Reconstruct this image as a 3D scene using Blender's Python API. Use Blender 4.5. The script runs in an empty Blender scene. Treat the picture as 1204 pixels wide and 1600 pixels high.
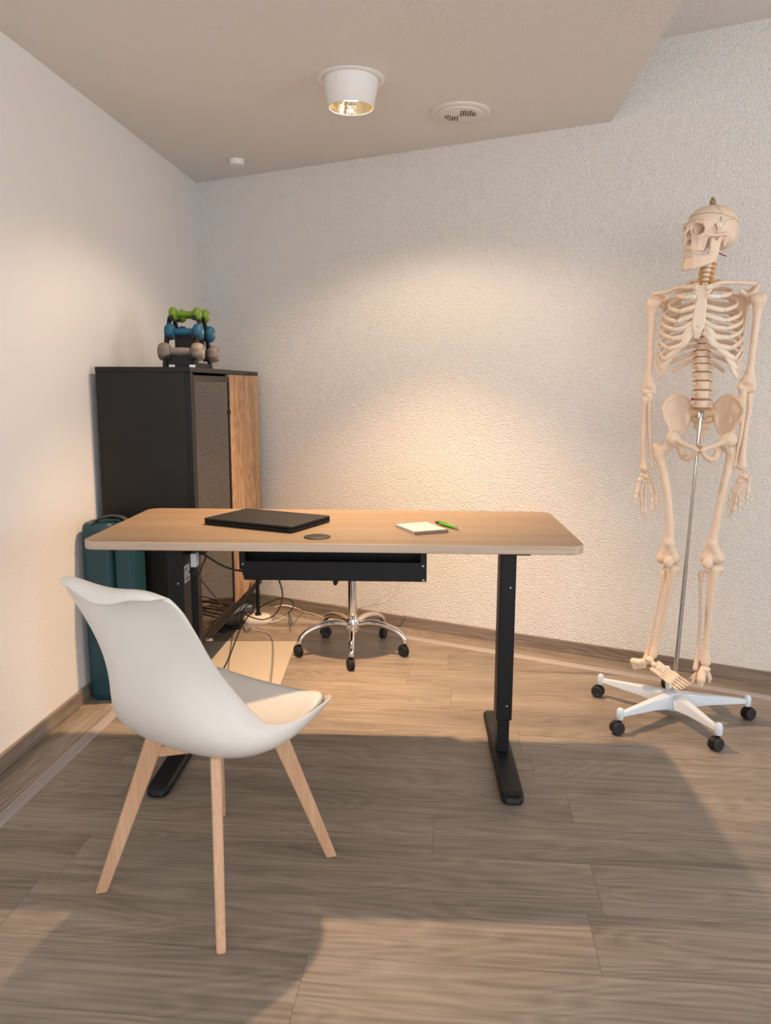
import bpy, bmesh, math, random
import numpy as np
from mathutils import Vector, Matrix, Euler

random.seed(7)
SC = bpy.context.scene
COL = SC.collection
R = math.radians

# ------------------------------------------------------------------ camera
cam_d = bpy.data.cameras.new('camera')
cam = bpy.data.objects.new('camera', cam_d)
COL.objects.link(cam)
SC.camera = cam
cam_d.sensor_fit = 'HORIZONTAL'
cam_d.sensor_width = 36.0
cam_d.lens = 36.0 * 1220.0 / 1204.0
cam_d.clip_start = 0.02
_p = math.atan(197 / 1220.0); _r = 0.004
_F = Vector((0, math.cos(_p), -math.sin(_p)))
_R0 = Vector((1, 0, 0)); _U0 = _R0.cross(_F)
_R = math.cos(_r) * _R0 + math.sin(_r) * _U0
_U = -math.sin(_r) * _R0 + math.cos(_r) * _U0
cam.matrix_world = Matrix(((_R.x, _U.x, -_F.x, 0), (_R.y, _U.y, -_F.y, 0), (_R.z, _U.z, -_F.z, 1.20), (0, 0, 0, 1)))

# ------------------------------------------------------------------ light
SC.view_settings.view_transform = 'Standard'
SC.view_settings.look = 'None'
SC.view_settings.gamma = 1.0
SC.view_settings.use_curve_mapping = False
SC.view_settings.exposure = 0.13

world = bpy.data.worlds.new('world'); SC.world = world
world.use_nodes = True
wb = world.node_tree.nodes['Background']
wb.inputs[0].default_value = (0.75, 0.86, 1.0, 1); wb.inputs[1].default_value = 1.0

def area_light(name, loc, target, sx, sy, power, colour):
    d = bpy.data.lights.new(name, 'AREA'); d.shape = 'RECTANGLE'; d.size = sx; d.size_y = sy
    d.energy = power; d.color = colour
    o = bpy.data.objects.new(name, d); COL.objects.link(o)
    o.location = loc
    o.rotation_euler = (Vector(target) - Vector(loc)).to_track_quat('-Z', 'Y').to_euler()
    return o
DAY = (1.0, 0.965, 0.945)
area_light('window_daylight', (0.35, -2.03, 1.35), (0.35, 3.0, 1.1), 3.5, 1.7, 72, DAY)
area_light('side_window_daylight', (3.62, 0.6, 1.35), (0.0, 1.0, 1.1), 1.9, 1.5, 36, DAY)
LAMP = (-0.127, 2.945)
def beam(name, power, size, blend, z, colour=(1.0, 0.62, 0.33)):
    d = bpy.data.lights.new(name, 'SPOT'); d.energy = power; d.color = colour
    d.spot_size = R(size); d.spot_blend = blend; d.shadow_soft_size = 0.04
    o = bpy.data.objects.new(name, d); COL.objects.link(o); o.location = (LAMP[0], LAMP[1], z)
beam('downlight_spill', 48, 142, 0.40, 2.205, (1.0, 0.74, 0.51))      # wide light leaving past the rim
beam('downlight_beam', 365, 90, 0.80, 2.205)        # narrow reflector beam

# ------------------------------------------------------------------ helpers
def tag(o, label=None, cat=None, group=None, kind=None):
    if label: o['label'] = label
    if cat: o['category'] = cat
    if group: o['group'] = group
    if kind: o['kind'] = kind
    return o

def thing(name, label, cat, loc=(0, 0, 0), rz=0.0, group=None):
    o = bpy.data.objects.new(name, None); COL.objects.link(o)
    o.empty_display_size = 0.05
    o.location = loc; o.rotation_euler = (0, 0, rz)
    return tag(o, label, cat, group)

def link(name, me, mat, parent=None, world_coords=False, smooth=None, bevel=0, seg=2, sub=0):
    o = bpy.data.objects.new(name, me); COL.objects.link(o)
    if mat is not None: me.materials.append(mat)
    if parent is not None:
        o.parent = parent
        if world_coords:
            m = Matrix.Translation(root_of(parent).location)
            o.matrix_parent_inverse = m.inverted() if parent.parent is None else Matrix.Identity(4)
    if smooth:
        me.polygons.foreach_set('use_smooth', [True] * len(me.polygons))
    if bevel:
        b = o.modifiers.new('bevel', 'BEVEL'); b.width = bevel; b.segments = seg; b.limit_method = 'ANGLE'; b.angle_limit = R(35)
    if sub:
        s = o.modifiers.new('sub', 'SUBSURF'); s.levels = sub; s.render_levels = sub
    return o

def root_of(o):
    while o.parent: o = o.parent
    return o

class MB:
    """collects shapes into one mesh"""
    def __init__(s): s.v = []; s.f = []
    def add(s, vs, fs):
        n = len(s.v); s.v += [tuple(v) for v in vs]; s.f += [tuple(i + n for i in f) for f in fs]; return s
    def box(s, c, d, rot=None):
        c = Vector(c); M = rot.to_matrix() if rot else Matrix.Identity(3)
        vs = [c + M @ Vector((x * d[0] / 2, y * d[1] / 2, z * d[2] / 2)) for x in (-1, 1) for y in (-1, 1) for z in (-1, 1)]
        return s.add(vs, [(0, 1, 3, 2), (4, 6, 7, 5), (0, 4, 5, 1), (2, 3, 7, 6), (0, 2, 6, 4), (1, 5, 7, 3)])
    def prism(s, poly, z0, z1):
        n = len(poly)
        vs = [(p[0], p[1], z0) for p in poly] + [(p[0], p[1], z1) for p in poly]
        return s.add(vs, [tuple(range(n))[::-1], tuple(range(n, 2 * n))] + [(i, (i + 1) % n, n + (i + 1) % n, n + i) for i in range(n)])
    def loft(s, rings, cap=True):
        n = len(rings[0]); vs = [p for r in rings for p in r]; fs = []
        for k in range(len(rings) - 1):
            for i in range(n):
                j = (i + 1) % n
                fs.append((k * n + i, k * n + j, (k + 1) * n + j, (k + 1) * n + i))
        if cap:
            fs.append(tuple(range(n))[::-1]); m = (len(rings) - 1) * n; fs.append(tuple(range(m, m + n)))
        return s.add(vs, fs)
    def tube(s, pts, rad, seg=12, cap=True, flat=None, up=None):
        pts = [Vector(p) for p in pts]; n = len(pts)
        if not hasattr(rad, '__len__'): rad = [rad] * n
        rings = []; prev = None
        for i in range(n):
            t = (pts[min(i + 1, n - 1)] - pts[max(i - 1, 0)]).normalized()
            if up is not None:
                a = Vector(up) - t * t.dot(Vector(up)); a.normalize()
            elif prev is None:
                a = t.orthogonal().normalized()
            else:
                a = (prev - t * prev.dot(t)).normalized()
            prev = a; b = t.cross(a)
            ra = rad[i]; rb = rad[i] * (flat if flat else 1)
            rings.append([pts[i] + a * (ra * math.cos(q)) + b * (rb * math.sin(q)) for q in [2 * math.pi * k / seg for k in range(seg)]])
        return s.loft(rings, cap)
    def cyl(s, p0, p1, r0, r1=None, seg=24):
        return s.tube([p0, p1], [r0, r0 if r1 is None else r1], seg)
    def lathe(s, prof, o=(0, 0, 0), axis='Z', seg=32, cap=True):
        rings = []
        for r, h in prof:
            ring = []
            for k in range(seg):
                q = 2 * math.pi * (k + 0.5) / seg; x, y = r * math.cos(q), r * math.sin(q)
                p = {'Z': (x, y, h), 'X': (h, x, y), 'Y': (y, h, x)}[axis]
                ring.append((p[0] + o[0], p[1] + o[1], p[2] + o[2]))
            rings.append(ring)
        return s.loft(rings, cap)
    def ball(s, c, r, seg=16, sz=1.0):
        pr = [(r * math.sin(math.pi * i / 8), -r * sz * math.cos(math.pi * i / 8)) for i in range(9)]
        pr[0] = (r * 0.02, pr[0][1]); pr[-1] = (r * 0.02, pr[-1][1])
        return s.lathe(pr, c, 'Z', seg)
    def build(s, name, mat, parent=None, **kw):
        me = bpy.data.meshes.new(name); me.from_pydata(s.v, [], s.f); me.update()
        bm = bmesh.new(); bm.from_mesh(me); bmesh.ops.recalc_face_normals(bm, faces=bm.faces); bm.to_mesh(me); bm.free()
        o = link(name, me, mat, parent, **kw)
        if kw.get('smooth') == 'auto':
            for e in me.edges: pass
            auto_smooth(me)
        return o

def auto_smooth(me, ang=40):
    bm = bmesh.new(); bm.from_mesh(me)
    for e in bm.edges:
        if len(e.link_faces) == 2 and e.calc_face_angle(0) > R(ang): e.smooth = False
    for f in bm.faces: f.smooth = True
    bm.to_mesh(me); bm.free()

def spline(pts, n=8):
    """Catmull-Rom through pts"""
    P = [Vector(p) for p in pts]; P = [P[0] * 2 - P[1]] + P + [P[-1] * 2 - P[-2]]; out = []
    for i in range(1, len(P) - 2):
        for k in range(n):
            t = k / n; a, b, c, d = P[i - 1], P[i], P[i + 1], P[i + 2]
            out.append(0.5 * ((2 * b) + (c - a) * t + (2 * a - 5 * b + 4 * c - d) * t * t + (3 * b - a - 3 * c + d) * t ** 3))
    out.append(P[-2]); return out

# ---- organic shapes: smooth union of tapered capsules and ellipsoids, meshed with surface nets
def tri_dist(P, a, b, c):
    def seg(p, q):
        e = q - p; t = np.clip(((P - p) @ e) / max(e @ e, 1e-12), 0, 1); return np.linalg.norm(P - p - t[:, None] * e, axis=1)
    D = np.minimum(np.minimum(seg(a, b), seg(b, c)), seg(c, a))
    n = np.cross(b - a, c - a); n /= np.linalg.norm(n) + 1e-12
    ins = ((P - a) @ np.cross(n, b - a) >= 0) & ((P - b) @ np.cross(n, c - b) >= 0) & ((P - c) @ np.cross(n, a - c) >= 0)
    return np.where(ins, np.minimum(D, np.abs((P - a) @ n)), D)

def plate(rowa, rowb, th):
    """thin curved plate between two rows of points"""
    T_ = []
    for i in range(len(rowa) - 1): T_ += [(rowa[i], rowa[i + 1], rowb[i]), (rowa[i + 1], rowb[i + 1], rowb[i])]
    return ('t', T_, th)

def sdf_eval(P, prims, k):
    D = None
    for pr in prims:
        if pr[0] == 'k':
            d = None
            for i_ in range(len(pr[1]) - 1):
                a, b = np.array(pr[1][i_], float), np.array(pr[1][i_ + 1], float); ab = b - a
                t = np.clip(((P - a) @ ab) / max(ab @ ab, 1e-12), 0, 1)
                e = np.linalg.norm(P - a - t[:, None] * ab, axis=1) - (pr[2][i_] + (pr[2][i_ + 1] - pr[2][i_]) * t)
                d = e if d is None else np.minimum(d, e)
        elif pr[0] == 't':
            d = None
            for tri in pr[1]:
                e = tri_dist(P, *[np.array(q, float) for q in tri]) - pr[2]
                d = e if d is None else np.minimum(d, e)
        elif pr[0] == 'c':
            a, b = np.array(pr[1], float), np.array(pr[2], float); ra, rb = pr[3], pr[4]
            ab = b - a; t = np.clip(((P - a) @ ab) / max(ab @ ab, 1e-12), 0, 1)
            d = np.linalg.norm(P - a - t[:, None] * ab, axis=1) - (ra + (rb - ra) * t)
        else:
            c, r = np.array(pr[1], float), np.array(pr[2], float); Q = P - c
            if len(pr) > 3: Q = Q @ np.array(pr[3].to_matrix())
            k0 = np.linalg.norm(Q / r, axis=1); k1 = np.linalg.norm(Q / (r * r), axis=1) + 1e-9
            d = k0 * (k0 - 1) / k1
        if D is None: D = d
        else:
            h = np.clip(0.5 + 0.5 * (D - d) / k, 0, 1); D = D * (1 - h) + d * h - k * h * (1 - h)
    return D

def chain(pts, rad):
    """bone shaft: smooth curve through pts with smooth radii"""
    n = len(pts)
    if n < 3: return [('c', pts[0], pts[1], rad[0], rad[1])]
    P_ = spline(pts, 4); Rr = [v.x for v in spline([(q, 0, 0) for q in rad], 4)]
    return [('k', [tuple(p) for p in P_], Rr)]

def sdf_mesh(name, prims, k=0.004, res=0.003, cuts=(), kc=0.003, extra=None):
    lo = np.full(3, 1e9); hi = -lo
    for pr in prims:
        if pr[0] == 'c':
            m = max(pr[3], pr[4])
            for q in (pr[1], pr[2]): lo = np.minimum(lo, np.array(q) - m); hi = np.maximum(hi, np.array(q) + m)
        elif pr[0] == 'k':
            m = max(pr[2])
            for q in pr[1]: lo = np.minimum(lo, np.array(q) - m); hi = np.maximum(hi, np.array(q) + m)
        elif pr[0] == 't':
            for tri in pr[1]:
                for q in tri: lo = np.minimum(lo, np.array(q) - pr[2]); hi = np.maximum(hi, np.array(q) + pr[2])
        else:
            m = max(pr[2]); lo = np.minimum(lo, np.array(pr[1]) - m); hi = np.maximum(hi, np.array(pr[1]) + m)
    lo -= 3 * res; hi += 3 * res
    n = np.ceil((hi - lo) / res).astype(int) + 1
    ax = [lo[i] + res * np.arange(n[i]) for i in range(3)]
    G = np.stack(np.meshgrid(*ax, indexing='ij'), -1).reshape(-1, 3)
    D = np.concatenate([_field(G[i:i + 300000], prims, k, cuts, kc, extra) for i in range(0, len(G), 300000)]).reshape(n)
    ins = D < 0
    c = [ins[i:n[0] - 1 + i, j:n[1] - 1 + j, l:n[2] - 1 + l] for i in (0, 1) for j in (0, 1) for l in (0, 1)]
    s = sum(x.astype(int) for x in c); act = (s > 0) & (s < 8)
    idx = -np.ones(act.shape, int); ids = np.argwhere(act); idx[act] = np.arange(len(ids))
    acc = np.zeros((len(ids), 3)); cnt = np.zeros(len(ids))
    offs = [(i, j, l) for i in (0, 1) for j in (0, 1) for l in (0, 1)]
    for a in offs:
        for b in offs:
            df = np.array(b) - np.array(a)
            if df.sum() == 1 and (df >= 0).all():
                da = D[ids[:, 0] + a[0], ids[:, 1] + a[1], ids[:, 2] + a[2]]; db = D[ids[:, 0] + b[0], ids[:, 1] + b[1], ids[:, 2] + b[2]]
                m = (da < 0) != (db < 0); t = np.where(m, da / np.where(m, da - db, 1), 0)
                acc += m[:, None] * (np.array(a) + t[:, None] * df); cnt += m
    V = lo + res * (ids + acc / cnt[:, None])
    F = []
    for d in range(3):
        e = [1 if i == d else 0 for i in range(3)]; o1, o2 = [i for i in range(3) if i != d]
        A = ins[:n[0] - e[0], :n[1] - e[1], :n[2] - e[2]]; B = ins[e[0]:, e[1]:, e[2]:]
        w = np.argwhere(A != B)
        w = w[(w[:, o1] > 0) & (w[:, o2] > 0) & (w[:, o1] < act.shape[o1]) & (w[:, o2] < act.shape[o2]) & (w[:, d] < act.shape[d])]
        u1 = np.zeros(3, int); u1[o1] = 1; u2 = np.zeros(3, int); u2[o2] = 1
        g = lambda q: idx[q[:, 0], q[:, 1], q[:, 2]]
        quad = np.stack([g(w), g(w - u1), g(w - u1 - u2), g(w - u2)], 1)
        quad = quad[(quad >= 0).all(1)]; F.append(quad)
    F = np.concatenate(F)
    me = bpy.data.meshes.new(name); me.from_pydata(V.tolist(), [], F.tolist()); me.update()
    bm = bmesh.new(); bm.from_mesh(me); bmesh.ops.recalc_face_normals(bm, faces=bm.faces)
    bmesh.ops.smooth_vert(bm, verts=bm.verts, factor=0.4, use_axis_x=True, use_axis_y=True, use_axis_z=True)
    bm.to_mesh(me); bm.free()
    return me

def _field(P, prims, k, cuts, kc, extra):
    D = sdf_eval(P, prims, k)
    for cu in cuts:
        d = -sdf_eval(P, [cu], 0.001)
        h = np.clip(0.5 - 0.5 * (D - d) / kc, 0, 1); D = D * (1 - h) + d * h + kc * h * (1 - h)
    if extra: D = extra(P, D)
    return D

def organic(name, prims, mat, parent, k=0.004, res=0.003, cuts=(), kc=0.003, extra=None):
    return link(name, sdf_mesh(name, prims, k, res, cuts, kc, extra), mat, parent, world_coords=True, smooth=True)

# ------------------------------------------------------------------ materials
def mat(name, col, rough=0.5, metal=0.0, bump=0, bscale=100, spec=0.5, coat=0, var=0, vscale=5):
    m = bpy.data.materials.new(name); m.use_nodes = True; nt = m.node_tree; b = nt.nodes['Principled BSDF']
    b.inputs['Base Color'].default_value = (*col, 1); b.inputs['Roughness'].default_value = rough; b.inputs['Metallic'].default_value = metal
    b.inputs['Specular IOR Level'].default_value = spec; b.inputs['Coat Weight'].default_value = coat
    tc = nt.nodes.new('ShaderNodeTexCoord')
    if bump:
        n = nt.nodes.new('ShaderNodeTexNoise'); n.inputs['Scale'].default_value = bscale; n.inputs['Detail'].default_value = 3
        nt.links.new(tc.outputs['Object'], n.inputs['Vector'])
        bp = nt.nodes.new('ShaderNodeBump'); bp.inputs['Strength'].default_value = 1; bp.inputs['Distance'].default_value = bump
        nt.links.new(n.outputs['Fac'], bp.inputs['Height']); nt.links.new(bp.outputs['Normal'], b.inputs['Normal'])
    if var:
        n = nt.nodes.new('ShaderNodeTexNoise'); n.inputs['Scale'].default_value = vscale; n.inputs['Detail'].default_value = 4
        nt.links.new(tc.outputs['Object'], n.inputs['Vector'])
        mx = nt.nodes.new('ShaderNodeMix'); mx.data_type = 'RGBA'
        mx.inputs[6].default_value = (*[c * (1 - var) for c in col], 1); mx.inputs[7].default_value = (*[min(1, c * (1 + var)) for c in col], 1)
        nt.links.new(n.outputs['Fac'], mx.inputs[0]); nt.links.new(mx.outputs[2], b.inputs['Base Color'])
    return m

def wall_mat(name, col, dist, scale=115):
    m = bpy.data.materials.new(name); m.use_nodes = True; nt = m.node_tree; b = nt.nodes['Principled BSDF']
    b.inputs['Base Color'].default_value = (*col, 1); b.inputs['Roughness'].default_value = 0.85; b.inputs['Specular IOR Level'].default_value = 0.25
    tc = nt.nodes.new('ShaderNodeTexCoord')
    n = nt.nodes.new('ShaderNodeTexNoise'); n.inputs['Scale'].default_value = scale; n.inputs['Detail'].default_value = 2.5; n.inputs['Distortion'].default_value = 0.6
    v = nt.nodes.new('ShaderNodeTexVoronoi'); v.inputs['Scale'].default_value = scale * 1.1; v.feature = 'SMOOTH_F1'
    a = nt.nodes.new('ShaderNodeMath'); a.operation = 'SUBTRACT'
    nt.links.new(tc.outputs['Object'], n.inputs['Vector']); nt.links.new(tc.outputs['Object'], v.inputs['Vector'])
    nt.links.new(n.outputs['Fac'], a.inputs[0]); nt.links.new(v.outputs['Distance'], a.inputs[1])
    bp = nt.nodes.new('ShaderNodeBump'); bp.inputs['Strength'].default_value = 1; bp.inputs['Distance'].default_value = dist
    nt.links.new(a.outputs[0], bp.inputs['Height']); nt.links.new(bp.outputs['Normal'], b.inputs['Normal'])
    return m

def wood_mat(name, c_dark, c_light, ang=0.0, axis='X', plank=None, rough=0.5, gscale=1.0, bump=0.0003, contrast=1.0, rings=0.35, coord='Object', rowoff=0.0, tone=0.14):
    """grain along local axis (after turning by ang about z); plank=(width, length) adds seams"""
    m = bpy.data.materials.new(name); m.use_nodes = True; nt = m.node_tree; L = nt.links.new; N = nt.nodes.new
    b = nt.nodes['Principled BSDF']; b.inputs['Roughness'].default_value = rough; b.inputs['Specular IOR Level'].default_value = 0.4
    tc = N('ShaderNodeTexCoord'); mp = N('ShaderNodeMapping'); mp.inputs['Rotation'].default_value = (0, 0, ang)
    L(tc.outputs[coord], mp.inputs['Vector'])
    sp = N('ShaderNodeSeparateXYZ'); L(mp.outputs[0], sp.inputs[0])
    ax = {'X': (0, 1, 2), 'Y': (1, 0, 2), 'Z': (2, 0, 1)}[axis]
    u, v, w = [sp.outputs[i] for i in ax]
    def math_(op, a, bb=None):
        n = N('ShaderNodeMath'); n.operation = op
        for i, x in enumerate((a, bb)):
            if x is None: continue
            if isinstance(x, (int, float)): n.inputs[i].default_value = x
            else: L(x, n.inputs[i])
        return n.outputs[0]
    seam = None; rnd = None
    if plank:
        W, Ln = plank
        vr = math_('DIVIDE', math_('ADD', v, rowoff), W); row = math_('FLOOR', vr)
        wn = N('ShaderNodeTexWhiteNoise'); wn.noise_dimensions = '1D'; L(row, wn.inputs['W'])
        uu = math_('ADD', math_('DIVIDE', u, Ln), math_('MULTIPLY', wn.outputs['Value'], 7.3)); colm = math_('FLOOR', uu)
        cb = N('ShaderNodeCombineXYZ'); L(row, cb.inputs[0]); L(colm, cb.inputs[1])
        wn2 = N('ShaderNodeTexWhiteNoise'); wn2.noise_dimensions = '2D'; L(cb.outputs[0], wn2.inputs['Vector']); rnd = wn2.outputs['Value']
        fr = math_('FRACT', vr); fu = math_('FRACT', uu)
        e1 = math_('LESS_THAN', math_('MINIMUM', fr, math_('SUBTRACT', 1, fr)), 0.0011 / W)
        e2 = math_('LESS_THAN', math_('MINIMUM', fu, math_('SUBTRACT', 1, fu)), 0.0012 / Ln)
        seam = math_('MAXIMUM', e1, e2)
    def vec(su, sv, off=0):
        c = N('ShaderNodeCombineXYZ')
        a = math_('MULTIPLY', u, su)
        if rnd is not None: a = math_('ADD', a, math_('MULTIPLY', rnd, 37.0 + off))
        L(a, c.inputs[0]); L(math_('MULTIPLY', v, sv), c.inputs[1]); L(math_('MULTIPLY', w, sv), c.inputs[2]); return c.outputs[0]
    def noise(vv, sc, det=4, dist=0):
        n = N('ShaderNodeTexNoise'); n.inputs['Scale'].default_value = sc; n.inputs['Detail'].default_value = det; n.inputs['Distortion'].default_value = dist
        L(vv, n.inputs['Vector']); return n.outputs['Fac']
    fine = noise(vec(2.2 * gscale, 90 * gscale), 1.0, 5)
    broad = noise(vec(0.9 * gscale, 9 * gscale, 5), 1.0, 3, 0.3)
    # cathedral rings: contour lines of a stretched field
    fld = noise(vec(1.3 * gscale, 7.0 * gscale, 11), 1.0, 1.5, 0.15)
    rg = math_('FRACT', math_('MULTIPLY', fld, 17)); rg = math_('ABSOLUTE', math_('SUBTRACT', rg, 0.5)); rg = math_('MULTIPLY', rg, 2)
    f = math_('ADD', math_('MULTIPLY', fine, 0.55), math_('MULTIPLY', broad, 0.55))
    f = math_('ADD', f, math_('MULTIPLY', math_('SUBTRACT', rg, 0.5), rings * 0.35))
    f = math_('ADD', math_('MULTIPLY', math_('SUBTRACT', f, 0.55), 2.4 * contrast), 0.5)
    mx = N('ShaderNodeMix'); mx.data_type = 'RGBA'; mx.clamp_factor = True
    mx.inputs[6].default_value = (*c_dark, 1); mx.inputs[7].default_value = (*c_light, 1); L(f, mx.inputs[0])
    out = mx.outputs[2]
    if plank:
        hs = N('ShaderNodeHueSaturation'); L(out, hs.inputs['Color'])
        L(math_('ADD', math_('MULTIPLY', rnd, tone), 1 - tone / 2), hs.inputs['Value'])
        m2 = N('ShaderNodeMix'); m2.data_type = 'RGBA'; L(math_('MULTIPLY', seam, 0.40), m2.inputs[0]); L(hs.outputs[0], m2.inputs[6])
        m2.inputs[7].default_value = (c_dark[0] * 0.3, c_dark[1] * 0.3, c_dark[2] * 0.3, 1); out = m2.outputs[2]
    L(out, b.inputs['Base Color'])
    if bump:
        bp = N('ShaderNodeBump'); bp.inputs['Distance'].default_value = bump; L(f, bp.inputs['Height']); L(bp.outputs['Normal'], b.inputs['Normal'])
    return m

M = {}
M['wall'] = wall_mat('textured_white_plaster', (0.80, 0.78, 0.755), 0.0042, 165)
M['wall_left'] = wall_mat('smooth_white_plaster', (0.80, 0.785, 0.77), 0.0006, 95)
M['ceiling'] = wall_mat('ceiling_plaster', (0.74, 0.715, 0.69), 0.0014, 130)
M['white_paint'] = mat('white_paint', (0.80, 0.80, 0.79), 0.5)
FD, FL = (0.150, 0.120, 0.095), (0.350, 0.298, 0.245)
M['floor'] = wood_mat('oak_vinyl_planks', FD, FL, ang=0.095, plank=(0.193, 1.32), rowoff=0.070, rough=0.42, bump=0.00025)
M['border_left'] = wood_mat('oak_vinyl_border_left', FD, FL, ang=-1.4788, plank=(0.4, 2.2), rowoff=0.1, rough=0.42, bump=0.00025)
M['border_back'] = wood_mat('oak_vinyl_border_back', FD, FL, ang=0.4795, plank=(0.4, 2.2), rowoff=0.1, rough=0.42, bump=0.00025)
BD, BL = (0.13, 0.10, 0.078), (0.32, 0.262, 0.215)
M['base_left'] = wood_mat('oak_baseboard_left', BD, BL, ang=-1.4788, rough=0.5, gscale=1.2)
M['base_back'] = wood_mat('oak_baseboard_back', BD, BL, ang=0.4795, rough=0.5, gscale=1.2)
M['rail'] = mat('satin_metal_profile', (0.38, 0.34, 0.33), 0.42, 0.1)
M['desk'] = wood_mat('desk_oak_veneer', (0.205, 0.145, 0.092), (0.29, 0.218, 0.15), ang=0.0, rough=0.42, gscale=0.9, contrast=1.1, rings=0.15, bump=0.0001)
M['desk_edge'] = wood_mat('desk_edge_band', (0.40, 0.30, 0.22), (0.58, 0.46, 0.36), rough=0.5, gscale=1.2, rings=0.0, bump=0)
M['black_metal'] = mat('black_powder_coat', (0.0065, 0.0075, 0.010), 0.48, spec=0.3)
M['black_plastic'] = mat('black_plastic', (0.008, 0.008, 0.009), 0.5, spec=0.3)
M['black_rubber'] = mat('black_rubber', (0.018, 0.018, 0.02), 0.65)
M['cab_black'] = mat('black_wood_laminate', (0.011, 0.0105, 0.0105), 0.42, spec=0.3, var=0.5, vscale=4, bump=0.00015, bscale=60)
M['cab_frame'] = mat('dark_anodised_frame', (0.020, 0.016, 0.014), 0.45, 0.0, spec=0.3)
M['cab_rail'] = mat('dark_brown_rail', (0.012, 0.009, 0.008), 0.4)
M['dark_mirror'] = mat('dark_mirror_glass', (0.095, 0.082, 0.072), 0.02, 1.0)
M['cab_wood'] = wood_mat('cabinet_oak', (0.27, 0.145, 0.075), (0.60, 0.38, 0.22), axis='Z', rough=0.5, gscale=1.3, contrast=1.5, rings=0.6)
M['chrome'] = mat('chrome', (0.78, 0.77, 0.76), 0.07, 1.0)
M['steel'] = mat('brushed_steel_rod', (0.62, 0.61, 0.60), 0.16, 1.0)
M['shell'] = mat('white_moulded_plastic', (0.72, 0.69, 0.65), 0.38)
M['pad'] = mat('white_faux_leather', (0.80, 0.775, 0.74), 0.5, bump=0.0002, bscale=260)
M['beech'] = wood_mat('beech_wood', (0.47, 0.27, 0.155), (0.66, 0.42, 0.27), axis='Z', rough=0.45, gscale=2.2, contrast=0.8, rings=0.1, bump=0.0001)
M['teal'] = mat('teal_vinyl', (0.006, 0.050, 0.070), 0.5, bump=0.0003, bscale=80)
M['green'] = mat('green_neoprene', (0.115, 0.225, 0.008), 0.6)
M['blue'] = mat('blue_neoprene', (0.004, 0.085, 0.16), 0.6)
M['grey'] = mat('grey_neoprene', (0.17, 0.145, 0.13), 0.65)
M['white_plastic'] = mat('white_plastic', (0.70, 0.77, 0.85), 0.35)
M['cream'] = mat('cream_plastic', (0.74, 0.68, 0.60), 0.45)
M['mat_cream'] = mat('cream_floor_mat', (0.46, 0.41, 0.345), 0.55, bump=0.0001, bscale=200)
M['bone'] = mat('bone_plastic', (0.80, 0.62, 0.47), 0.42, var=0.06, vscale=18)
M['cartilage'] = mat('pale_cartilage', (0.82, 0.69, 0.55), 0.38)
M['disc'] = mat('tan_disc', (0.42, 0.25, 0.12), 0.5)
M['nerve'] = mat('ochre_nerve', (0.62, 0.32, 0.07), 0.45)
M['teeth'] = mat('ivory_teeth', (0.76, 0.63, 0.49), 0.3)
M['dark_line'] = mat('dark_suture', (0.16, 0.10, 0.07), 0.7)
M['brass'] = mat('brass', (0.38, 0.28, 0.14), 0.35, 0.9)
M['red'] = mat('red_artery', (0.45, 0.01, 0.03), 0.4)
M['laptop'] = mat('laptop_black', (0.008, 0.008, 0.009), 0.5, spec=0.25)
M['paper'] = mat('paper', (0.60, 0.55, 0.54), 0.7)
M['binding'] = mat('grey_binding', (0.20, 0.14, 0.12), 0.6)
M['pen_green'] = mat('green_plastic', (0.12, 0.45, 0.03), 0.3)
M['white_cable'] = mat('white_cable', (0.72, 0.66, 0.58), 0.5)
M['reflector'] = mat('faceted_reflector', (0.95, 0.78, 0.52), 0.16, 1.0, bump=0.002, bscale=60)
M['grille'] = mat('vent_white', (0.74, 0.70, 0.66), 0.6)
M['mark'] = mat('pale_print', (0.42, 0.42, 0.42), 0.6)
M['glass'] = mat('window_glass', (0.9, 0.95, 1.0), 0.0)
M['glass'].node_tree.nodes['Principled BSDF'].inputs['Transmission Weight'].default_value = 1.0
M['glass'].node_tree.nodes['Principled BSDF'].inputs['IOR'].default_value = 1.01
em = bpy.data.materials.new('lamp_emitter'); em.use_nodes = True
eb = em.node_tree.nodes['Principled BSDF']; eb.inputs['Emission Color'].default_value = (1.0, 0.80, 0.56, 1); eb.inputs['Emission Strength'].default_value = 14
M['emit'] = em

# ------------------------------------------------------------------ room
KX, KY = -1.012, 4.380                       # corner of left and back wall
DLx, DLy = 0.0918, 0.9958                    # left wall, going away from the camera
DBx, DBy = 0.8873, -0.4612                   # back wall, going right
ZC, ZH = 2.262, 2.540                        # low and high ceiling
def LW(s, n=0.0): return (KX - DLx * s + DLy * n, KY - DLy * s - DLx * n)         # s metres from the corner, n into the room
def BW(s, n=0.0): return (KX + DBx * s + DBy * n, KY + DBy * s - DBx * n)
S_L, S_B = 6.5, 5.2
RX, RY0 = 3.55, -1.95
def struct(name, mb, m, **kw):
    o = mb.build(name, m, **kw); o['kind'] = 'structure'; return o

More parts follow.
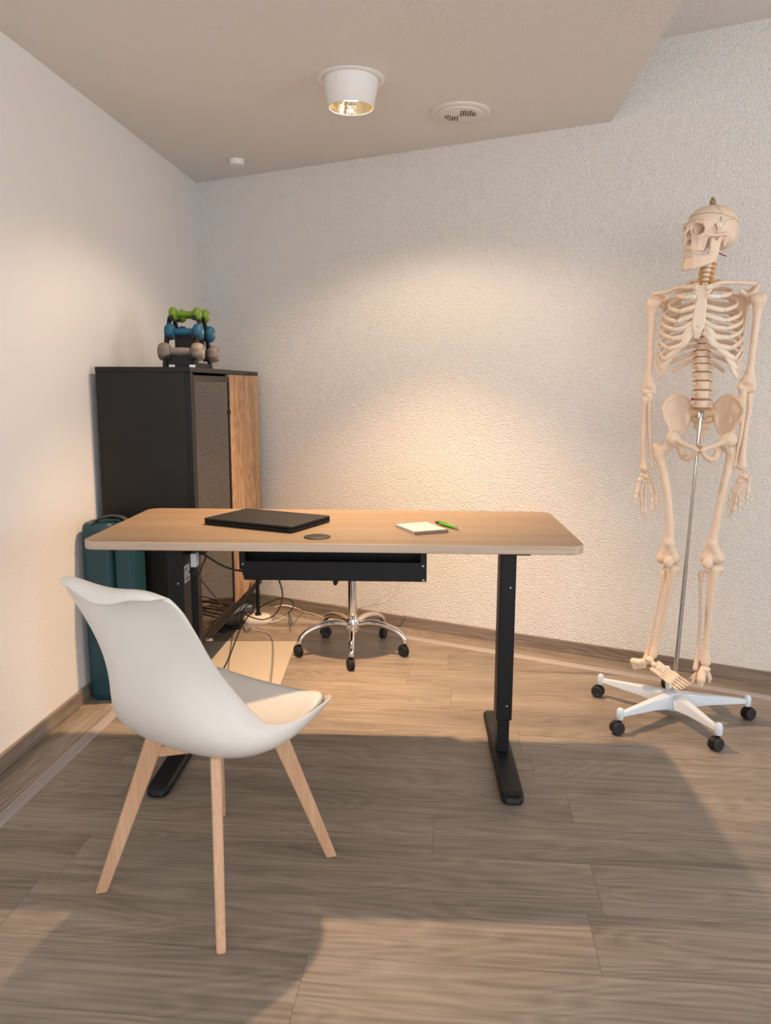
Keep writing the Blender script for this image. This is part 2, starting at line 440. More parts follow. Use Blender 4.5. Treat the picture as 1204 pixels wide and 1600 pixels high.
struct('floor', MB().prism([(-1.9, RY0 - 0.1), (RX + 0.1, RY0 - 0.1), (RX + 0.1, 2.0), (KX + 0.1, 4.6), (-1.3, 4.6)], -0.06, 0.0), M['floor'])
struct('wall_left', MB().prism([LW(-0.1), LW(S_L), LW(S_L, -0.12), LW(-0.1, -0.12)], -0.06, 2.62), M['wall_left'])
struct('wall_back', MB().prism([BW(0), BW(S_B), BW(S_B, -0.12), BW(0, -0.12)], -0.06, 2.62), M['wall'])
def rect_wall(name, horizontal, c, a0, a1, wins, m, th=0.12):
    mb = MB(); prev = a0; segs = []
    for (w0, w1, z0, z1) in wins:
        segs += [(prev, w0, -0.06, 2.62), (w0, w1, -0.06, z0), (w0, w1, z1, 2.62)]; prev = w1
    segs.append((prev, a1, -0.06, 2.62))
    for (s0, s1, z0, z1) in segs:
        if horizontal: mb.box(((s0 + s1) / 2, c, (z0 + z1) / 2), (s1 - s0, th, z1 - z0))
        else: mb.box((c, (s0 + s1) / 2, (z0 + z1) / 2), (th, s1 - s0, z1 - z0))
    struct(name, mb, m)
rect_wall('wall_front', True, RY0 - 0.06, -1.9, RX + 0.12, [(-1.4, 2.1, 0.5, 2.2)], M['wall_left'])
rect_wall('wall_right', False, RX + 0.06, RY0, 2.15, [(-0.35, 1.55, 0.6, 2.1)], M['wall_left'])
def window(name, horizontal, c, a0, a1, z0, z1, n):
    mb = MB(); t = 0.05
    def bx(s0, s1, q0, q1):
        if horizontal: mb.box(((s0 + s1) / 2, c, (q0 + q1) / 2), (s1 - s0, 0.06, q1 - q0))
        else: mb.box((c, (s0 + s1) / 2, (q0 + q1) / 2), (0.06, s1 - s0, q1 - q0))
    bx(a0, a1, z0, z0 + t); bx(a0, a1, z1 - t, z1)
    for k in range(n + 1):
        s = a0 + (a1 - a0 - t) * k / n; bx(s, s + t, z0 + t, z1 - t)
    o = struct(name, mb, M['white_paint'], bevel=0.004)
window('window_1', True, RY0 - 0.03, -1.4, 2.1, 0.5, 2.2, 3)
window('window_2', False, RX + 0.03, -0.35, 1.55, 0.6, 2.1, 2)
# low ceiling ends in a straight edge parallel to the left wall; a higher ceiling beyond it
EX, EY = 0.912, 3.382
def ED(s, n=0.0): return (EX - DLx * s + DLy * n, EY - DLy * s - DLx * n)
struct('ceiling', MB().prism([LW(-0.3, -0.15), LW(S_L, -0.15), ED(S_L, 0), ED(-0.2, 0)], ZC, ZC + 0.40), M['ceiling'])
struct('ceiling_high', MB().prism([ED(S_L, -0.05), ED(-0.25, -0.05), (RX + 0.2, 1.8), (RX + 0.2, RY0 - 0.2), ], ZH, ZH + 0.08), M['ceiling'])

# baseboards and the metal profile in the floor, 15 cm from the walls
def strip(name, P, s0, s1, n0, n1, z0, z1, m, **kw):
    return struct(name, MB().prism([P(s0, n0), P(s1, n0), P(s1, n1), P(s0, n1)], z0, z1), m, **kw)
strip('baseboard_left', LW, 0.0, 6.2, 0, 0.013, 0, 0.058, M['base_left'], bevel=0.003)
strip('baseboard_back', BW, 0.0, S_B - 0.3, 0, 0.013, 0, 0.058, M['base_back'], bevel=0.003)
strip('trim_1', LW, 0.16, 6.2, 0.013, 0.145, 0, 0.0012, M['border_left'])
strip('trim_2', BW, 0.02, S_B - 0.3, 0.013, 0.135, 0, 0.0012, M['border_back'])
def rail(name, P, s0, s1, n0):
    prof = [(0, 0.0012), (0.002, 0.005), (0.010, 0.006), (0.012, 0.0032), (0.016, 0.0032), (0.018, 0.006), (0.022, 0.006), (0.024, 0.0032), (0.028, 0.0032), (0.030, 0.0055), (0.037, 0.004), (0.040, 0.0)]
    ring = lambda s: [(*P(s, n0 + n), z) for n, z in prof]
    struct(name, MB().loft([ring(s0), ring(s1)]), M['rail'])
rail('trim_3', LW, 0.30, 6.2, 0.143)
rail('trim_4', BW, 0.30, S_B - 0.3, 0.133)

# ------------------------------------------------------------------ cabinet
cab_loc = (-0.740, 3.000, 0)
CABR = -0.070
cab = thing('storage_cabinet', 'tall black cabinet with dark mirror door and oak panel standing in the room corner', 'cabinet', cab_loc, CABR)
CW, CL, CZ0, CZ1 = 0.37, 1.10, 0.17, 1.268       # depth to the wall, length along the wall
def cbox(name, x0, x1, y0, y1, z0, z1, m, parent=None, **kw):
    return MB().box(((x0 + x1) / 2, (y0 + y1) / 2, (z0 + z1) / 2), (x1 - x0, y1 - y0, z1 - z0)).build(name, m, parent or cab, **kw)
cbox('side_panel', -CW, -0.022, 0.0, 0.019, CZ0, CZ1 - 0.019, M['cab_black'], bevel=0.001)
cbox('side_panel', -CW, -0.022, CL - 0.019, CL, CZ0, CZ1 - 0.019, M['cab_black'], bevel=0.001)
cbox('back_panel', -CW, -CW + 0.01, 0.02, CL - 0.02, CZ0, CZ1 - 0.02, M['cab_black'])
cbox('bottom_panel', -CW, -0.022, 0.02, CL - 0.02, CZ0, CZ0 + 0.019, M['cab_black'])
cbox('top_panel', -CW, 0.0, -0.004, CL + 0.004, CZ1 - 0.019, CZ1, M['cab_black'], bevel=0.0015)
cbox('corner_post', -0.022, 0.0, 0.0, 0.030, CZ0, CZ1 - 0.020, M['black_metal'], bevel=0.002)
DY = 0.548
door = MB()
z0, z1 = CZ0 + 0.02, CZ1 - 0.030
for (a, b, c, d) in ((0.032, 0.048, z0, z1), (DY - 0.012, DY, z0, z1), (0.048, DY - 0.012, z0, z0 + 0.012), (0.048, DY - 0.012, z1 - 0.025, z1)):
    door.box((-0.010, (a + b) / 2, (c + d) / 2), (0.020, b - a, d - c))
dr = door.build('door', M['cab_frame'], cab)
MB().box((-0.010, (0.048 + DY - 0.012) / 2, (z0 + 0.012 + z1 - 0.025) / 2), (0.012, DY - 0.060, z1 - z0 - 0.037)).build('mirror_pane', M['dark_mirror'], dr)
MB().box((0.0015, DY - 0.006, 1.08), (0.004, 0.006, 0.02)).build('hinge', M['black_metal'], dr)
cbox('wood_panel', -0.020, 0.0, DY + 0.004, CL - 0.001, z0, CZ1 - 0.021, M['cab_wood'], bevel=0.001)
br = MB()
for (x0, x1, z0_, z1_) in ((-0.040, -0.006, CZ0 - 0.018, CZ0 + 0.018), (-0.008, -0.001, CZ0 + 0.006, CZ0 + 0.012), (-0.008, 0.0, CZ0 - 0.006, CZ0 + 0.0), (-0.010, 0.0, CZ0 - 0.018, CZ0 - 0.012)):
    br.box(((x0 + x1) / 2, CL / 2, (z0_ + z1_) / 2), (x1 - x0, CL, z1_ - z0_))
br.build('base_rail', M['cab_rail'], cab, bevel=0.001)
for (x, y) in ((-0.10, 0.05), (-CW + 0.04, 0.05), (-0.16, CL - 0.35), (-CW + 0.04, CL - 0.06)):
    MB().cyl((x, y, 0.006), (x, y, CZ0), 0.014).cyl((x, y, 0), (x, y, 0.008), 0.02).build('leg', M['black_metal'], cab, smooth='auto')
MB().tube([(-0.06, 0.07, CZ0 + 0.004), (0.030, 0.07, CZ0 + 0.004)], [0.007, 0.006], 12).build('door_catch', M['chrome'], cab, smooth='auto')

# ------------------------------------------------------------------ dumbbell rack and dumbbells on the cabinet
CT = CZ1
rk = thing('dumbbell_rack', 'small black A-frame rack holding dumbbells on top of the cabinet', 'rack', (-0.795, 3.26, CT))
def rk_b(name, mb, m=None, **kw): return mb.build(name, m or M['black_plastic'], rk, **kw)
for sx in (-0.075, 0.045):
    for sy in (-1, 1):
        mb = MB()
        for q in (0, 1, 2): pass
        mb.loft([[(sx - 0.006, sy * 0.13 - 0.02, 0), (sx + 0.006, sy * 0.13 - 0.02, 0), (sx + 0.006, sy * 0.13 + 0.02, 0), (sx - 0.006, sy * 0.13 + 0.02, 0)],
                 [(sx - 0.006, sy * 0.09 - 0.018, 0.12), (sx + 0.006, sy * 0.09 - 0.018, 0.12), (sx + 0.006, sy * 0.09 + 0.018, 0.12), (sx - 0.006, sy * 0.09 + 0.018, 0.12)],
                 [(sx - 0.006, sy * 0.03 - 0.016, 0.205), (sx + 0.006, sy * 0.03 - 0.016, 0.205), (sx + 0.006, sy * 0.03 + 0.016, 0.205), (sx - 0.006, sy * 0.03 + 0.016, 0.205)]])
        rk_b('side_frame', mb, bevel=0.002)
for (zz, yy) in ((0.040, 0.11), (0.122, 0.075), (0.198, 0.045)):
    for sy in (-1, 1):
        for sx in (-0.060, 0.030):
            rk_b('cradle', MB().box((sx, sy * (yy + 0.005), zz - 0.004), (0.014, 0.05, 0.010)).box((sx, sy * (yy + 0.026), zz + 0.002), (0.014, 0.006, 0.012)), bevel=0.0015)
rk_b('cross_bar', MB().box((-0.015, 0, 0.01), (0.13, 0.24, 0.02)).box((-0.015, -0.115, 0.035), (0.13, 0.012, 0.07)).box((-0.015, 0.03, 0.10), (0.12, 0.012, 0.10)), bevel=0.002)
for sx in (-0.055, 0.025):
    rk_b('end_label', MB().box((sx + 0.012, -0.1515, 0.006), (0.022, 0.003, 0.009)), M['white_plastic'])

def dumbbell(name_label, group, matr, hr, hw, L, segs, loc, rz=0.0):
    t = thing('dumbbell', name_label, 'dumbbell', loc, rz, group)
    g = 0.42 * hr
    MB().tube([(-L / 2 + hw * 0.6, 0, 0), (-L / 4, 0, 0), (0, 0, 0), (L / 4, 0, 0), (L / 2 - hw * 0.6, 0, 0)], [g * 0.9, g * 0.95, g * 1.08, g * 0.95, g * 0.9], 16).build('handle', matr, t, smooth=True)
    for s in (-1, 1):
        c = s * (L / 2 - hw / 2)
        pr = [(hr * 0.35, -hw / 2), (hr * 0.72, -hw / 2), (hr * 0.93, -hw * 0.30), (hr, -hw * 0.12), (hr, hw * 0.12), (hr * 0.93, hw * 0.30), (hr * 0.72, hw / 2), (hr * 0.35, hw / 2)]
        h = MB().lathe(pr, (c, 0, 0), 'X', segs).build('head', matr, t, smooth='auto' if segs < 10 else True, bevel=0.003 if segs < 10 else 0)
        MB().lathe([(0.0075, 0), (0.0075, 0.0008)], (c + s * hw / 2 - (0.0008 if s < 0 else 0), 0, 0), 'X', 16).build('weight_mark', M['mark'], h)
    return t
def mid(a, b): return tuple((a[i] + b[i]) / 2 for i in range(3))
def dl(a, b): return (Vector(a) - Vector(b)).length
gA, gB = (-0.8751, 3.1500, 1.3298), (-0.7446, 3.1500, 1.3303)
bA, bB = (-0.8605, 3.1850, 1.4081), (-0.7481, 3.1850, 1.4110)
nA, nB = (-0.8529, 3.2150, 1.4802), (-0.7572, 3.2150, 1.4814)
for (pa, pb, m_, hr, hw, segs, nm, dy, place) in (
        (gA, gB, 'grey', 0.038, 0.046, 8, 'grey hex-headed', 0.22, 'bottom'), (bA, bB, 'blue', 0.033, 0.036, 20, 'blue round-headed', 0.15, 'middle'),
        (nA, nB, 'green', 0.027, 0.028, 20, 'green small round-headed', 0.09, 'top')):
    c = mid(pa, pb); L = dl(pa, pb) + hw
    dumbbell(f'{nm} dumbbell on the front of the rack, {place} level', 'dumbbells on the cabinet rack', M[m_], hr, hw, L, segs, c)
    dumbbell(f'{nm} dumbbell behind its twin on the {place} level of the rack', 'dumbbells on the cabinet rack', M[m_], hr, hw, L, segs, (c[0] + 0.012, c[1] + dy, c[2]))

# ------------------------------------------------------------------ teal folded mat by the cabinet
tm = thing('folded_exercise_mat', 'dark teal padded mat folded upright between left wall and black cabinet', 'exercise mat', (-1.036, 2.905, 0), R(-5))
def rrect(w, d, r, n=6):
    pts = []
    for cx, cy, a0 in ((w / 2 - r, d / 2 - r, 0), (-w / 2 + r, d / 2 - r, 90), (-w / 2 + r, -d / 2 + r, 180), (w / 2 - r, -d / 2 + r, 270)):
        for k in range(n + 1):
            a = R(a0 + 90 * k / n); pts.append((cx + r * math.cos(a), cy + r * math.sin(a)))
    return pts
def pillow_block(w, d, h, r, x0=0, y0=0):
    rings = []
    for z, sc in ((0.0, 0.86), (0.010, 0.96), (0.03, 1.0), (h * 0.5, 1.012), (h - 0.03, 1.0), (h - 0.010, 0.96), (h, 0.86)):
        rings.append([(x0 + p[0] * sc, y0 + p[1] * sc, z) for p in rrect(w, d, r)])
    return MB().loft(rings)
pillow_block(0.125, 0.13, 0.690, 0.03, -0.033).build('mat_fold', M['teal'], tm, smooth='auto')
pillow_block(0.072, 0.13, 0.692, 0.018, 0.068).build('mat_fold', M['teal'], tm, smooth='auto')
MB().tube(spline([(-0.05, -0.055, 0.680), (-0.035, -0.03, 0.702), (0.0, 0.0, 0.712), (0.04, 0.01, 0.706), (0.065, 0.01, 0.690)], 6), 0.016, 10, flat=0.35, up=(0, 1, 0)).build('carry_strap', M['black_rubber'], tm, smooth=True)

# ------------------------------------------------------------------ desk
DZ = 0.775
desk = thing('standing_desk', 'light oak topped sit-stand desk with black metal T-shaped legs', 'desk', (-0.140, 2.381, 0), -0.0333)
W_, D_ = 1.385, 0.594
def round_poly(w, d, r, n=8): return rrect(w, d, r, n)
top = MB().prism(round_poly(W_, D_, 0.045), DZ - 0.0245, DZ)
tp = top.build('desktop', M['desk'], desk, bevel=0.003, seg=3)
tp.data.materials.append(M['desk_edge'])
for p in tp.data.polygons:
    if abs(p.normal.z) < 0.5: p.material_index = 1
MB().lathe([(0.0, DZ), (0.038, DZ), (0.038, DZ + 0.0022), (0.034, DZ + 0.0035), (0.001, DZ + 0.0035)][1:], (-0.047, -0.205, 0), 'Z', 40).build('cable_grommet', M['black_plastic'], desk, smooth='auto')
for s in (-1, 1):
    x = s * 0.523
    rings = []
    for (y, w, h) in ((-0.268, 0.030, 0.010), (-0.262, 0.048, 0.020), (-0.250, 0.062, 0.026), (-0.235, 0.066, 0.028), (0.05, 0.067, 0.030), (0.335, 0.066, 0.028), (0.358, 0.055, 0.022)):
        rings.append([(x - w / 2, y, 0.004), (x + w / 2, y, 0.004), (x + w / 2, y, h * 0.75), (x + w / 2 - 0.006, y, h), (x - w / 2 + 0.006, y, h), (x - w / 2, y, h * 0.75)])
    ft = MB().loft(rings).build('foot', M['black_metal'], desk)
    MB().lathe([(0.014, 0), (0.014, 0.006)], (x, -0.235, 0), 'Z').build('levelling_pad', M['black_rubber'], ft)
    MB().lathe([(0.014, 0), (0.014, 0.006)], (x, 0.32, 0), 'Z').build('levelling_pad', M['black_rubber'], ft)
    lg = MB().box((x, 0.045, 0.09), (0.038, 0.060, 0.125)).build('column', M['black_metal'], desk, bevel=0.003)
    MB().box((x, 0.045, 0.44), (0.050, 0.082, 0.60)).build('outer_tube', M['black_metal'], lg, bevel=0.004)
    MB().box((x, 0.01, 0.743), (0.06, 0.50, 0.015)).build('top_bracket', M['black_metal'], lg, bevel=0.002)
    for (yy, zz) in ((0.0035, 0.19), (0.0035, 0.58)):
        MB().lathe([(0.003, 0), (0.003, 0.001)], (x + 0.008, yy, zz), 'Y', 10).build('screw', M['steel'], lg)
MB().box((0, 0.10, 0.728), (1.0, 0.03, 0.035)).box((0, -0.01, 0.728), (1.0, 0.03, 0.035)).build('cross_beam', M['black_metal'], desk, bevel=0.002)
MB().loft([[(0.575, -0.22, DZ - 0.025), (0.640, -0.22, DZ - 0.025), (0.640, -0.16, DZ - 0.025), (0.575, -0.16, DZ - 0.025)],
           [(0.625, -0.22, DZ - 0.040), (0.640, -0.22, DZ - 0.040), (0.640, -0.16, DZ - 0.040), (0.625, -0.16, DZ - 0.040)]]).build('height_switch', M['black_plastic'], desk)
# cable tray hanging at the rear
TX0, TX1 = -0.352, 0.272
TYf = 0.150
tray = MB()
def tb(x0, x1, y0, y1, z0, z1): tray.box(((x0 + x1) / 2, (y0 + y1) / 2, (z0 + z1) / 2), (x1 - x0, y1 - y0, z1 - z0))
tz0, tz1 = 0.558, 0.622
tray.loft([[(TX0, TYf, tz1), (TX1, TYf, tz1), (TX1, TYf + 0.002, tz1), (TX0, TYf + 0.002, tz1)],
           [(TX0 + 0.016, TYf, tz0), (TX1 + 0.0, TYf, tz0), (TX1 + 0.0, TYf + 0.002, tz0), (TX0 + 0.016, TYf + 0.002, tz0)]])
tb(TX0 + 0.016, TX1, TYf, TYf + 0.13, tz0, tz0 + 0.002)
tb(TX0, TX1, TYf + 0.128, TYf + 0.130, tz0, DZ - 0.06)
tb(TX0, TX0 + 0.020, TYf, TYf + 0.004, tz1, DZ - 0.025); tb(TX1 - 0.020, TX1, TYf, TYf + 0.004, tz1, DZ - 0.025)
tb(TX0 + 0.0, TX0 + 0.003, TYf, TYf + 0.13, tz1 - 0.03, DZ - 0.025); tb(TX1 - 0.003, TX1, TYf, TYf + 0.13, tz0, DZ - 0.025)
tb(TX0, TX1, TYf + 0.10, TYf + 0.13, DZ - 0.062, DZ - 0.025)
tr = tray.build('cable_tray', M['black_metal'], desk)
for (sx, sz) in ((TX0 + 0.012, tz1 - 0.010), (TX1 - 0.012, tz1 - 0.010), (TX1 - 0.010, tz0 + 0.006)):
    MB().lathe([(0.0035, -0.0012), (0.0035, 0)], (sx, TYf, sz), 'Y', 12).build('screw', M['steel'], tr)
MB().box((-0.475, 0.14, 0.700), (0.05, 0.12, 0.09)).build('control_box', M['black_plastic'], desk, bevel=0.006)
# label on the left column: white sticker with lines of print
def sticker():
    y0, x = 0.045, -0.523 + 0.0256
    st = MB().box((x, y0, 0.605), (0.0008, 0.055, 0.055)).build('sticker', M['white_plastic'], desk)
    mb = MB()
    for i, (a, b, z, h) in enumerate(((-.022, -.018, .618, .016), (-.013, -.010, .620, .012), (-.004, -.001, .619, .014), (.006, .009, .620, .012), (-.022, -.004, .603, .003), (.002, .022, .603, .003), (-.022, .010, .596, .002), (-.020, -.013, .587, .010), (-.008, .004, .587, .010), (.009, .021, .587, .008))):
        mb.box((x + 0.0006, y0 + (a + b) / 2, z), (0.0004, b - a, h))
    mb.build('print', M['black_plastic'], st)
sticker()

# things on the desk
lp_pts = [(-0.5342, 2.3710, 0.7950), (-0.4521, 2.5635, 0.7950), (-0.1996, 2.4520, 0.7950), (-0.2843, 2.2327, 0.7950)]
lap = thing('laptop', 'closed thin black laptop lying on the left half of the oak desk', 'laptop', (sum(p[0] for p in lp_pts) / 4, sum(p[1] for p in lp_pts) / 4, DZ))
a_, b_, c_, d_ = [Vector(p) for p in lp_pts]
ux = ((d_ - a_) + (c_ - b_)) / 2; uy = ((b_ - a_) + (c_ - d_)) / 2
lw, ldp = ux.length, uy.length
lap.rotation_euler = (0, 0, math.atan2(ux.y, ux.x))
lw, ldp = 0.325, 0.225
for nm, z0, z1 in (('base', 0.0025, 0.0115), ('lid', 0.0130, 0.0200)):
    MB().prism(rrect(lw, ldp, 0.010, 4), z0, z1).build(nm, M['laptop'], lap, bevel=0.0015)
MB().box((0, ldp / 2 - 0.012, 0.0122), (0.22, 0.012, 0.006)).build('hinge', M['black_plastic'], lap)
MB().box((0, ldp / 2 - 0.03, 0.0013), (0.24, 0.01, 0.0026)).box((0, -ldp / 2 + 0.03, 0.0013), (0.24, 0.01, 0.0026)).build('rubber_foot', M['black_rubber'], lap)
MB().tube(spline([(-lw / 2 + 0.03, -ldp / 2 - 0.0015, 0.009), (0.0, -ldp / 2 - 0.0015, 0.0085), (lw / 2 - 0.02, -ldp / 2 - 0.001, 0.009)], 4), 0.002, 8).build('trim_line', M['black_plastic'], lap)

npts = [(0.0273, 2.3332, 0.7840), (0.1481, 2.3869, 0.7840), (0.1792, 2.2616, 0.7840), (0.0798, 2.2186, 0.7840)]
q = [Vector(p) for p in npts]; nc = (q[0] + q[1] + q[2] + q[3]) / 4
note = thing('notepad', 'white notepad with grey bound edge on the right of the desk', 'notepad', (nc.x, nc.y, DZ), 0)
nu = (q[2] - q[3]).normalized(); an = math.atan2(nu.y, nu.x); note.rotation_euler = (0, 0, an)
MB().box((0, 0.006, 0.0045), (0.105, 0.138, 0.008)).build('paper_block', M['paper'], note, bevel=0.0005)
MB().box((0, -0.066, 0.0048), (0.106, 0.008, 0.0092)).build('binding', M['binding'], note, bevel=0.0008)
p0, p1 = Vector((0.1581, 2.4044, 0.7820)), Vector((0.2214, 2.2891, 0.7820))
pen = thing('ballpoint_pen', 'green ballpoint pen lying beside the notepad', 'pen', (p0.x, p0.y, DZ))
pd = p1 - p0; pen.rotation_euler = (0, 0, math.atan2(pd.y, pd.x)); PL = pd.length
MB().lathe([(0.0035, 0.02), (0.0052, 0.03), (0.0055, PL * 0.5), (0.0052, PL - 0.022)], (0, 0, 0.0056), 'X', 16).build('barrel', M['pen_green'], pen, smooth='auto')
MB().lathe([(0.0050, PL - 0.022), (0.0035, PL - 0.008), (0.0012, PL)], (0, 0, 0.0056), 'X', 16).build('tip', M['chrome'], pen, smooth='auto')
MB().lathe([(0.0032, 0.0), (0.0034, 0.008), (0.0036, 0.02)], (0, 0, 0.0056), 'X', 12).build('push_button', M['black_plastic'], pen, smooth='auto')
MB().box((0.040, 0, 0.0125), (0.045, 0.003, 0.0015)).box((0.020, 0, 0.0105), (0.005, 0.003, 0.005)).build('clip', M['pen_green'], pen)

# ------------------------------------------------------------------ white shell chair
ch = thing('shell_chair', 'white plastic shell chair with seat pad and splayed beech legs, facing the desk', 'chair', (-0.407, 1.777, 0), R(-30.9))
cen = [(-0.324, 0.768), (-0.314, 0.793), (-0.289, 0.798), (-0.272, 0.775), (-0.260, 0.742), (-0.252, 0.70), (-0.245, 0.655), (-0.238, 0.605), (-0.231, 0.555), (-0.220, 0.505), (-0.198, 0.455), (-0.155, 0.408), (-0.09, 0.374), (-0.01, 0.361), (0.07, 0.372), (0.145, 0.397), (0.200, 0.416), (0.228, 0.417)]
rim = [(0.164, -0.274, 0.768), (0.161, -0.281, 0.786), (0.158, -0.276, 0.793), (0.168, -0.256, 0.766), (0.170, -0.236, 0.734), (0.164, -0.206, 0.690), (0.155, -0.172, 0.642), (0.150, -0.136, 0.593), (0.155, -0.102, 0.545), (0.170, -0.072, 0.497), (0.190, -0.045, 0.460), (0.208, -0.010, 0.447), (0.220, 0.030, 0.446), (0.226, 0.075, 0.450), (0.223, 0.125, 0.452), (0.212, 0.172, 0.448), (0.192, 0.205, 0.439), (0.175, 0.222, 0.430)]
NU = 20
cs = spline([(0, a, b) for a, b in cen], 3); rs = spline(rim, 3); NV = len(cs)
def shell_pt(i, u):
    i = min(max(i, 0), NV - 1)
    if i < 6: t_ = min(max((abs(u) - 0.55) / 0.45, 0), 1); i = i + (6 - i) * t_ * t_ * (3 - 2 * t_)
    i0 = int(i); f = i - i0; i1 = min(i0 + 1, NV - 1)
    c = cs[i0].lerp(cs[i1], f); q = rs[i0].lerp(rs[i1], f); au = abs(u); w = i / (NV - 1)
    deep = math.exp(-((w - 0.64) / 0.13) ** 2)
    g = au ** 2.5 * (1 - 0.0 * deep); 
    x = q.x * math.sin(u * math.pi / 2 * 0.92) / math.sin(math.pi / 2 * 0.92) + math.copysign(0.016 * deep * math.sin(math.pi * au ** 1.2), u)
    ear = 0.023 * math.sin(math.pi * au) ** 2 * max(0, 1 - w * 6)
    return Vector((x, c.y + (q.y - c.y) * g, c.z + (q.z - c.z) * g + ear))
verts = [tuple(shell_pt(i, -1 + 2 * j / NU)) for i in range(NV) for j in range(NU + 1)]; faces = []
for i in range(NV - 1):
    for j in range(NU):
        k = i * (NU + 1) + j; faces.append((k, k + 1, k + NU + 2, k + NU + 1))
me = bpy.data.meshes.new('shell'); me.from_pydata(verts, [], faces); me.update()
sh = link('shell', me, M['shell'], ch, smooth=True)
so = sh.modifiers.new('th', 'SOLIDIFY'); so.thickness = 0.0075; so.offset = -1.0
sbv = sh.modifiers.new('sub', 'SUBSURF'); sbv.levels = 1; sbv.render_levels = 1
# seat pad following the seat
pv = []; pf = []; nr, nc_ = 22, 18
w0, w1 = 0.585 * (NV - 1), 0.965 * (NV - 1)
def nrm_at(i, u):
    a = shell_pt(i + 0.5, u) - shell_pt(i - 0.5, u); b = shell_pt(i, u + 0.04) - shell_pt(i, u - 0.04); n = b.cross(a)
    n.normalize(); return n if n.z > 0 else -n
for layer in (0, 1):
    for ii in range(nr):
        for j in range(nc_ + 1):
            u = -1 + 2 * j / nc_; s = (ii / (nr - 1)) * 2 - 1
            uu = u * (0.88 - 0.14 * abs(s) ** 4); i = w0 + (w1 - w0) * (ii / (nr - 1))
            edge = max((1 - abs(u) ** 8) * (1 - abs(s) ** 8), 0)
            th = 0.002 + (0.020 * edge ** 0.5 if layer else 0)
            pv.append(tuple(shell_pt(i, uu) + nrm_at(i, uu) * th))
n1 = nr * (nc_ + 1)
for layer in (0, 1):
    for ii in range(nr - 1):
        for j in range(nc_):
            k = layer * n1 + ii * (nc_ + 1) + j; f = (k, k + 1, k + nc_ + 2, k + nc_ + 1); pf.append(f if layer else f[::-1])
er = [j for j in range(nc_ + 1)] + [ii * (nc_ + 1) + nc_ for ii in range(1, nr)] + [(nr - 1) * (nc_ + 1) + j for j in range(nc_ - 1, -1, -1)] + [ii * (nc_ + 1) for ii in range(nr - 2, 0, -1)]
for a in range(len(er)):
    b = (a + 1) % len(er); pf.append((er[a], er[b], er[b] + n1, er[a] + n1))
pm = MB(); pm.v = pv; pm.f = pf
pm.build('seat_pad', M['pad'], ch, smooth=True)
# legs: flat blades standing in the diagonal planes
for sx in (-1, 1):
    for sy in (-1, 1):
        dgn = Vector((sx * 0.194 + (0.012 if sx < 0 < sy else -0.005 if sy < 0 < sx else 0), sy * 0.203, 0)); rb = dgn.length; dn = dgn.normalized(); tn = Vector((-dn.y, dn.x, 0)); rt = 0.148
        def pt(r, z, t): return dn * r + tn * t + Vector((0, 0, z))
        rings = []
        for (z, ri, ro, th) in ((0.0, rb - 0.0145, rb + 0.0135, 0.0105), (0.355, rt - 0.023, rt + 0.022, 0.0125), (0.385, rt - 0.035, rt + 0.012, 0.0125)):
            rings.append([pt(ri, z, -th), pt(ro, z, -th), pt(ro, z, th), pt(ri, z, th)])
        MB().loft(rings).build('leg', M['beech'], ch, bevel=0.005, seg=3)
for s in (-1, 1):
    d = Vector((s * 0.194, 0.203, 0)).normalized(); ang = math.atan2(d.y, d.x)
    MB().box((0, 0, 0.343), (0.27, 0.022, 0.026), Euler((0, 0, ang))).build('cross_rail', M['beech'], ch, bevel=0.003)
MB().box((0, 0, 0.356), (0.07, 0.07, 0.006)).build('mount_plate', M['black_metal'], ch)

# ------------------------------------------------------------------ rolling stool behind the desk
SX, SY = -0.147, 3.430
st = thing('rolling_stool', 'round black stool on chrome five-star base with casters behind the desk', 'stool', (SX, SY, 0))
MB().lathe([(0.16, 0.455), (0.185, 0.460), (0.195, 0.480), (0.195, 0.510), (0.180, 0.528), (0.10, 0.535), (0.002, 0.535)], (0, 0, 0), 'Z', 48).build('seat', M['black_plastic'], st, smooth=True)
MB().box((0, 0, 0.440), (0.16, 0.13, 0.03)).build('seat_plate', M['black_metal'], st, bevel=0.004)
MB().cyl((0, 0, 0.16), (0, 0, 0.43), 0.021).lathe([(0.023, 0.155), (0.023, 0.170), (0.021, 0.172)], (0, 0, 0)).build('gas_lift', M['chrome'], st, smooth='auto')
MB().tube(spline([(-0.01, -0.02, 0.432), (-0.050, -0.05, 0.405), (-0.068, -0.07, 0.372), (-0.074, -0.078, 0.330)], 4), [0.005] * 7 + [0.008, 0.011, 0.013, 0.013, 0.011, 0.006], 10).build('height_lever', M['black_plastic'], st, smooth=True)
MB().lathe([(0.020, 0.095), (0.031, 0.098), (0.033, 0.115), (0.033, 0.145), (0.028, 0.158), (0.021, 0.160)], (0, 0, 0)).build('hub', M['chrome'], st, smooth='auto')
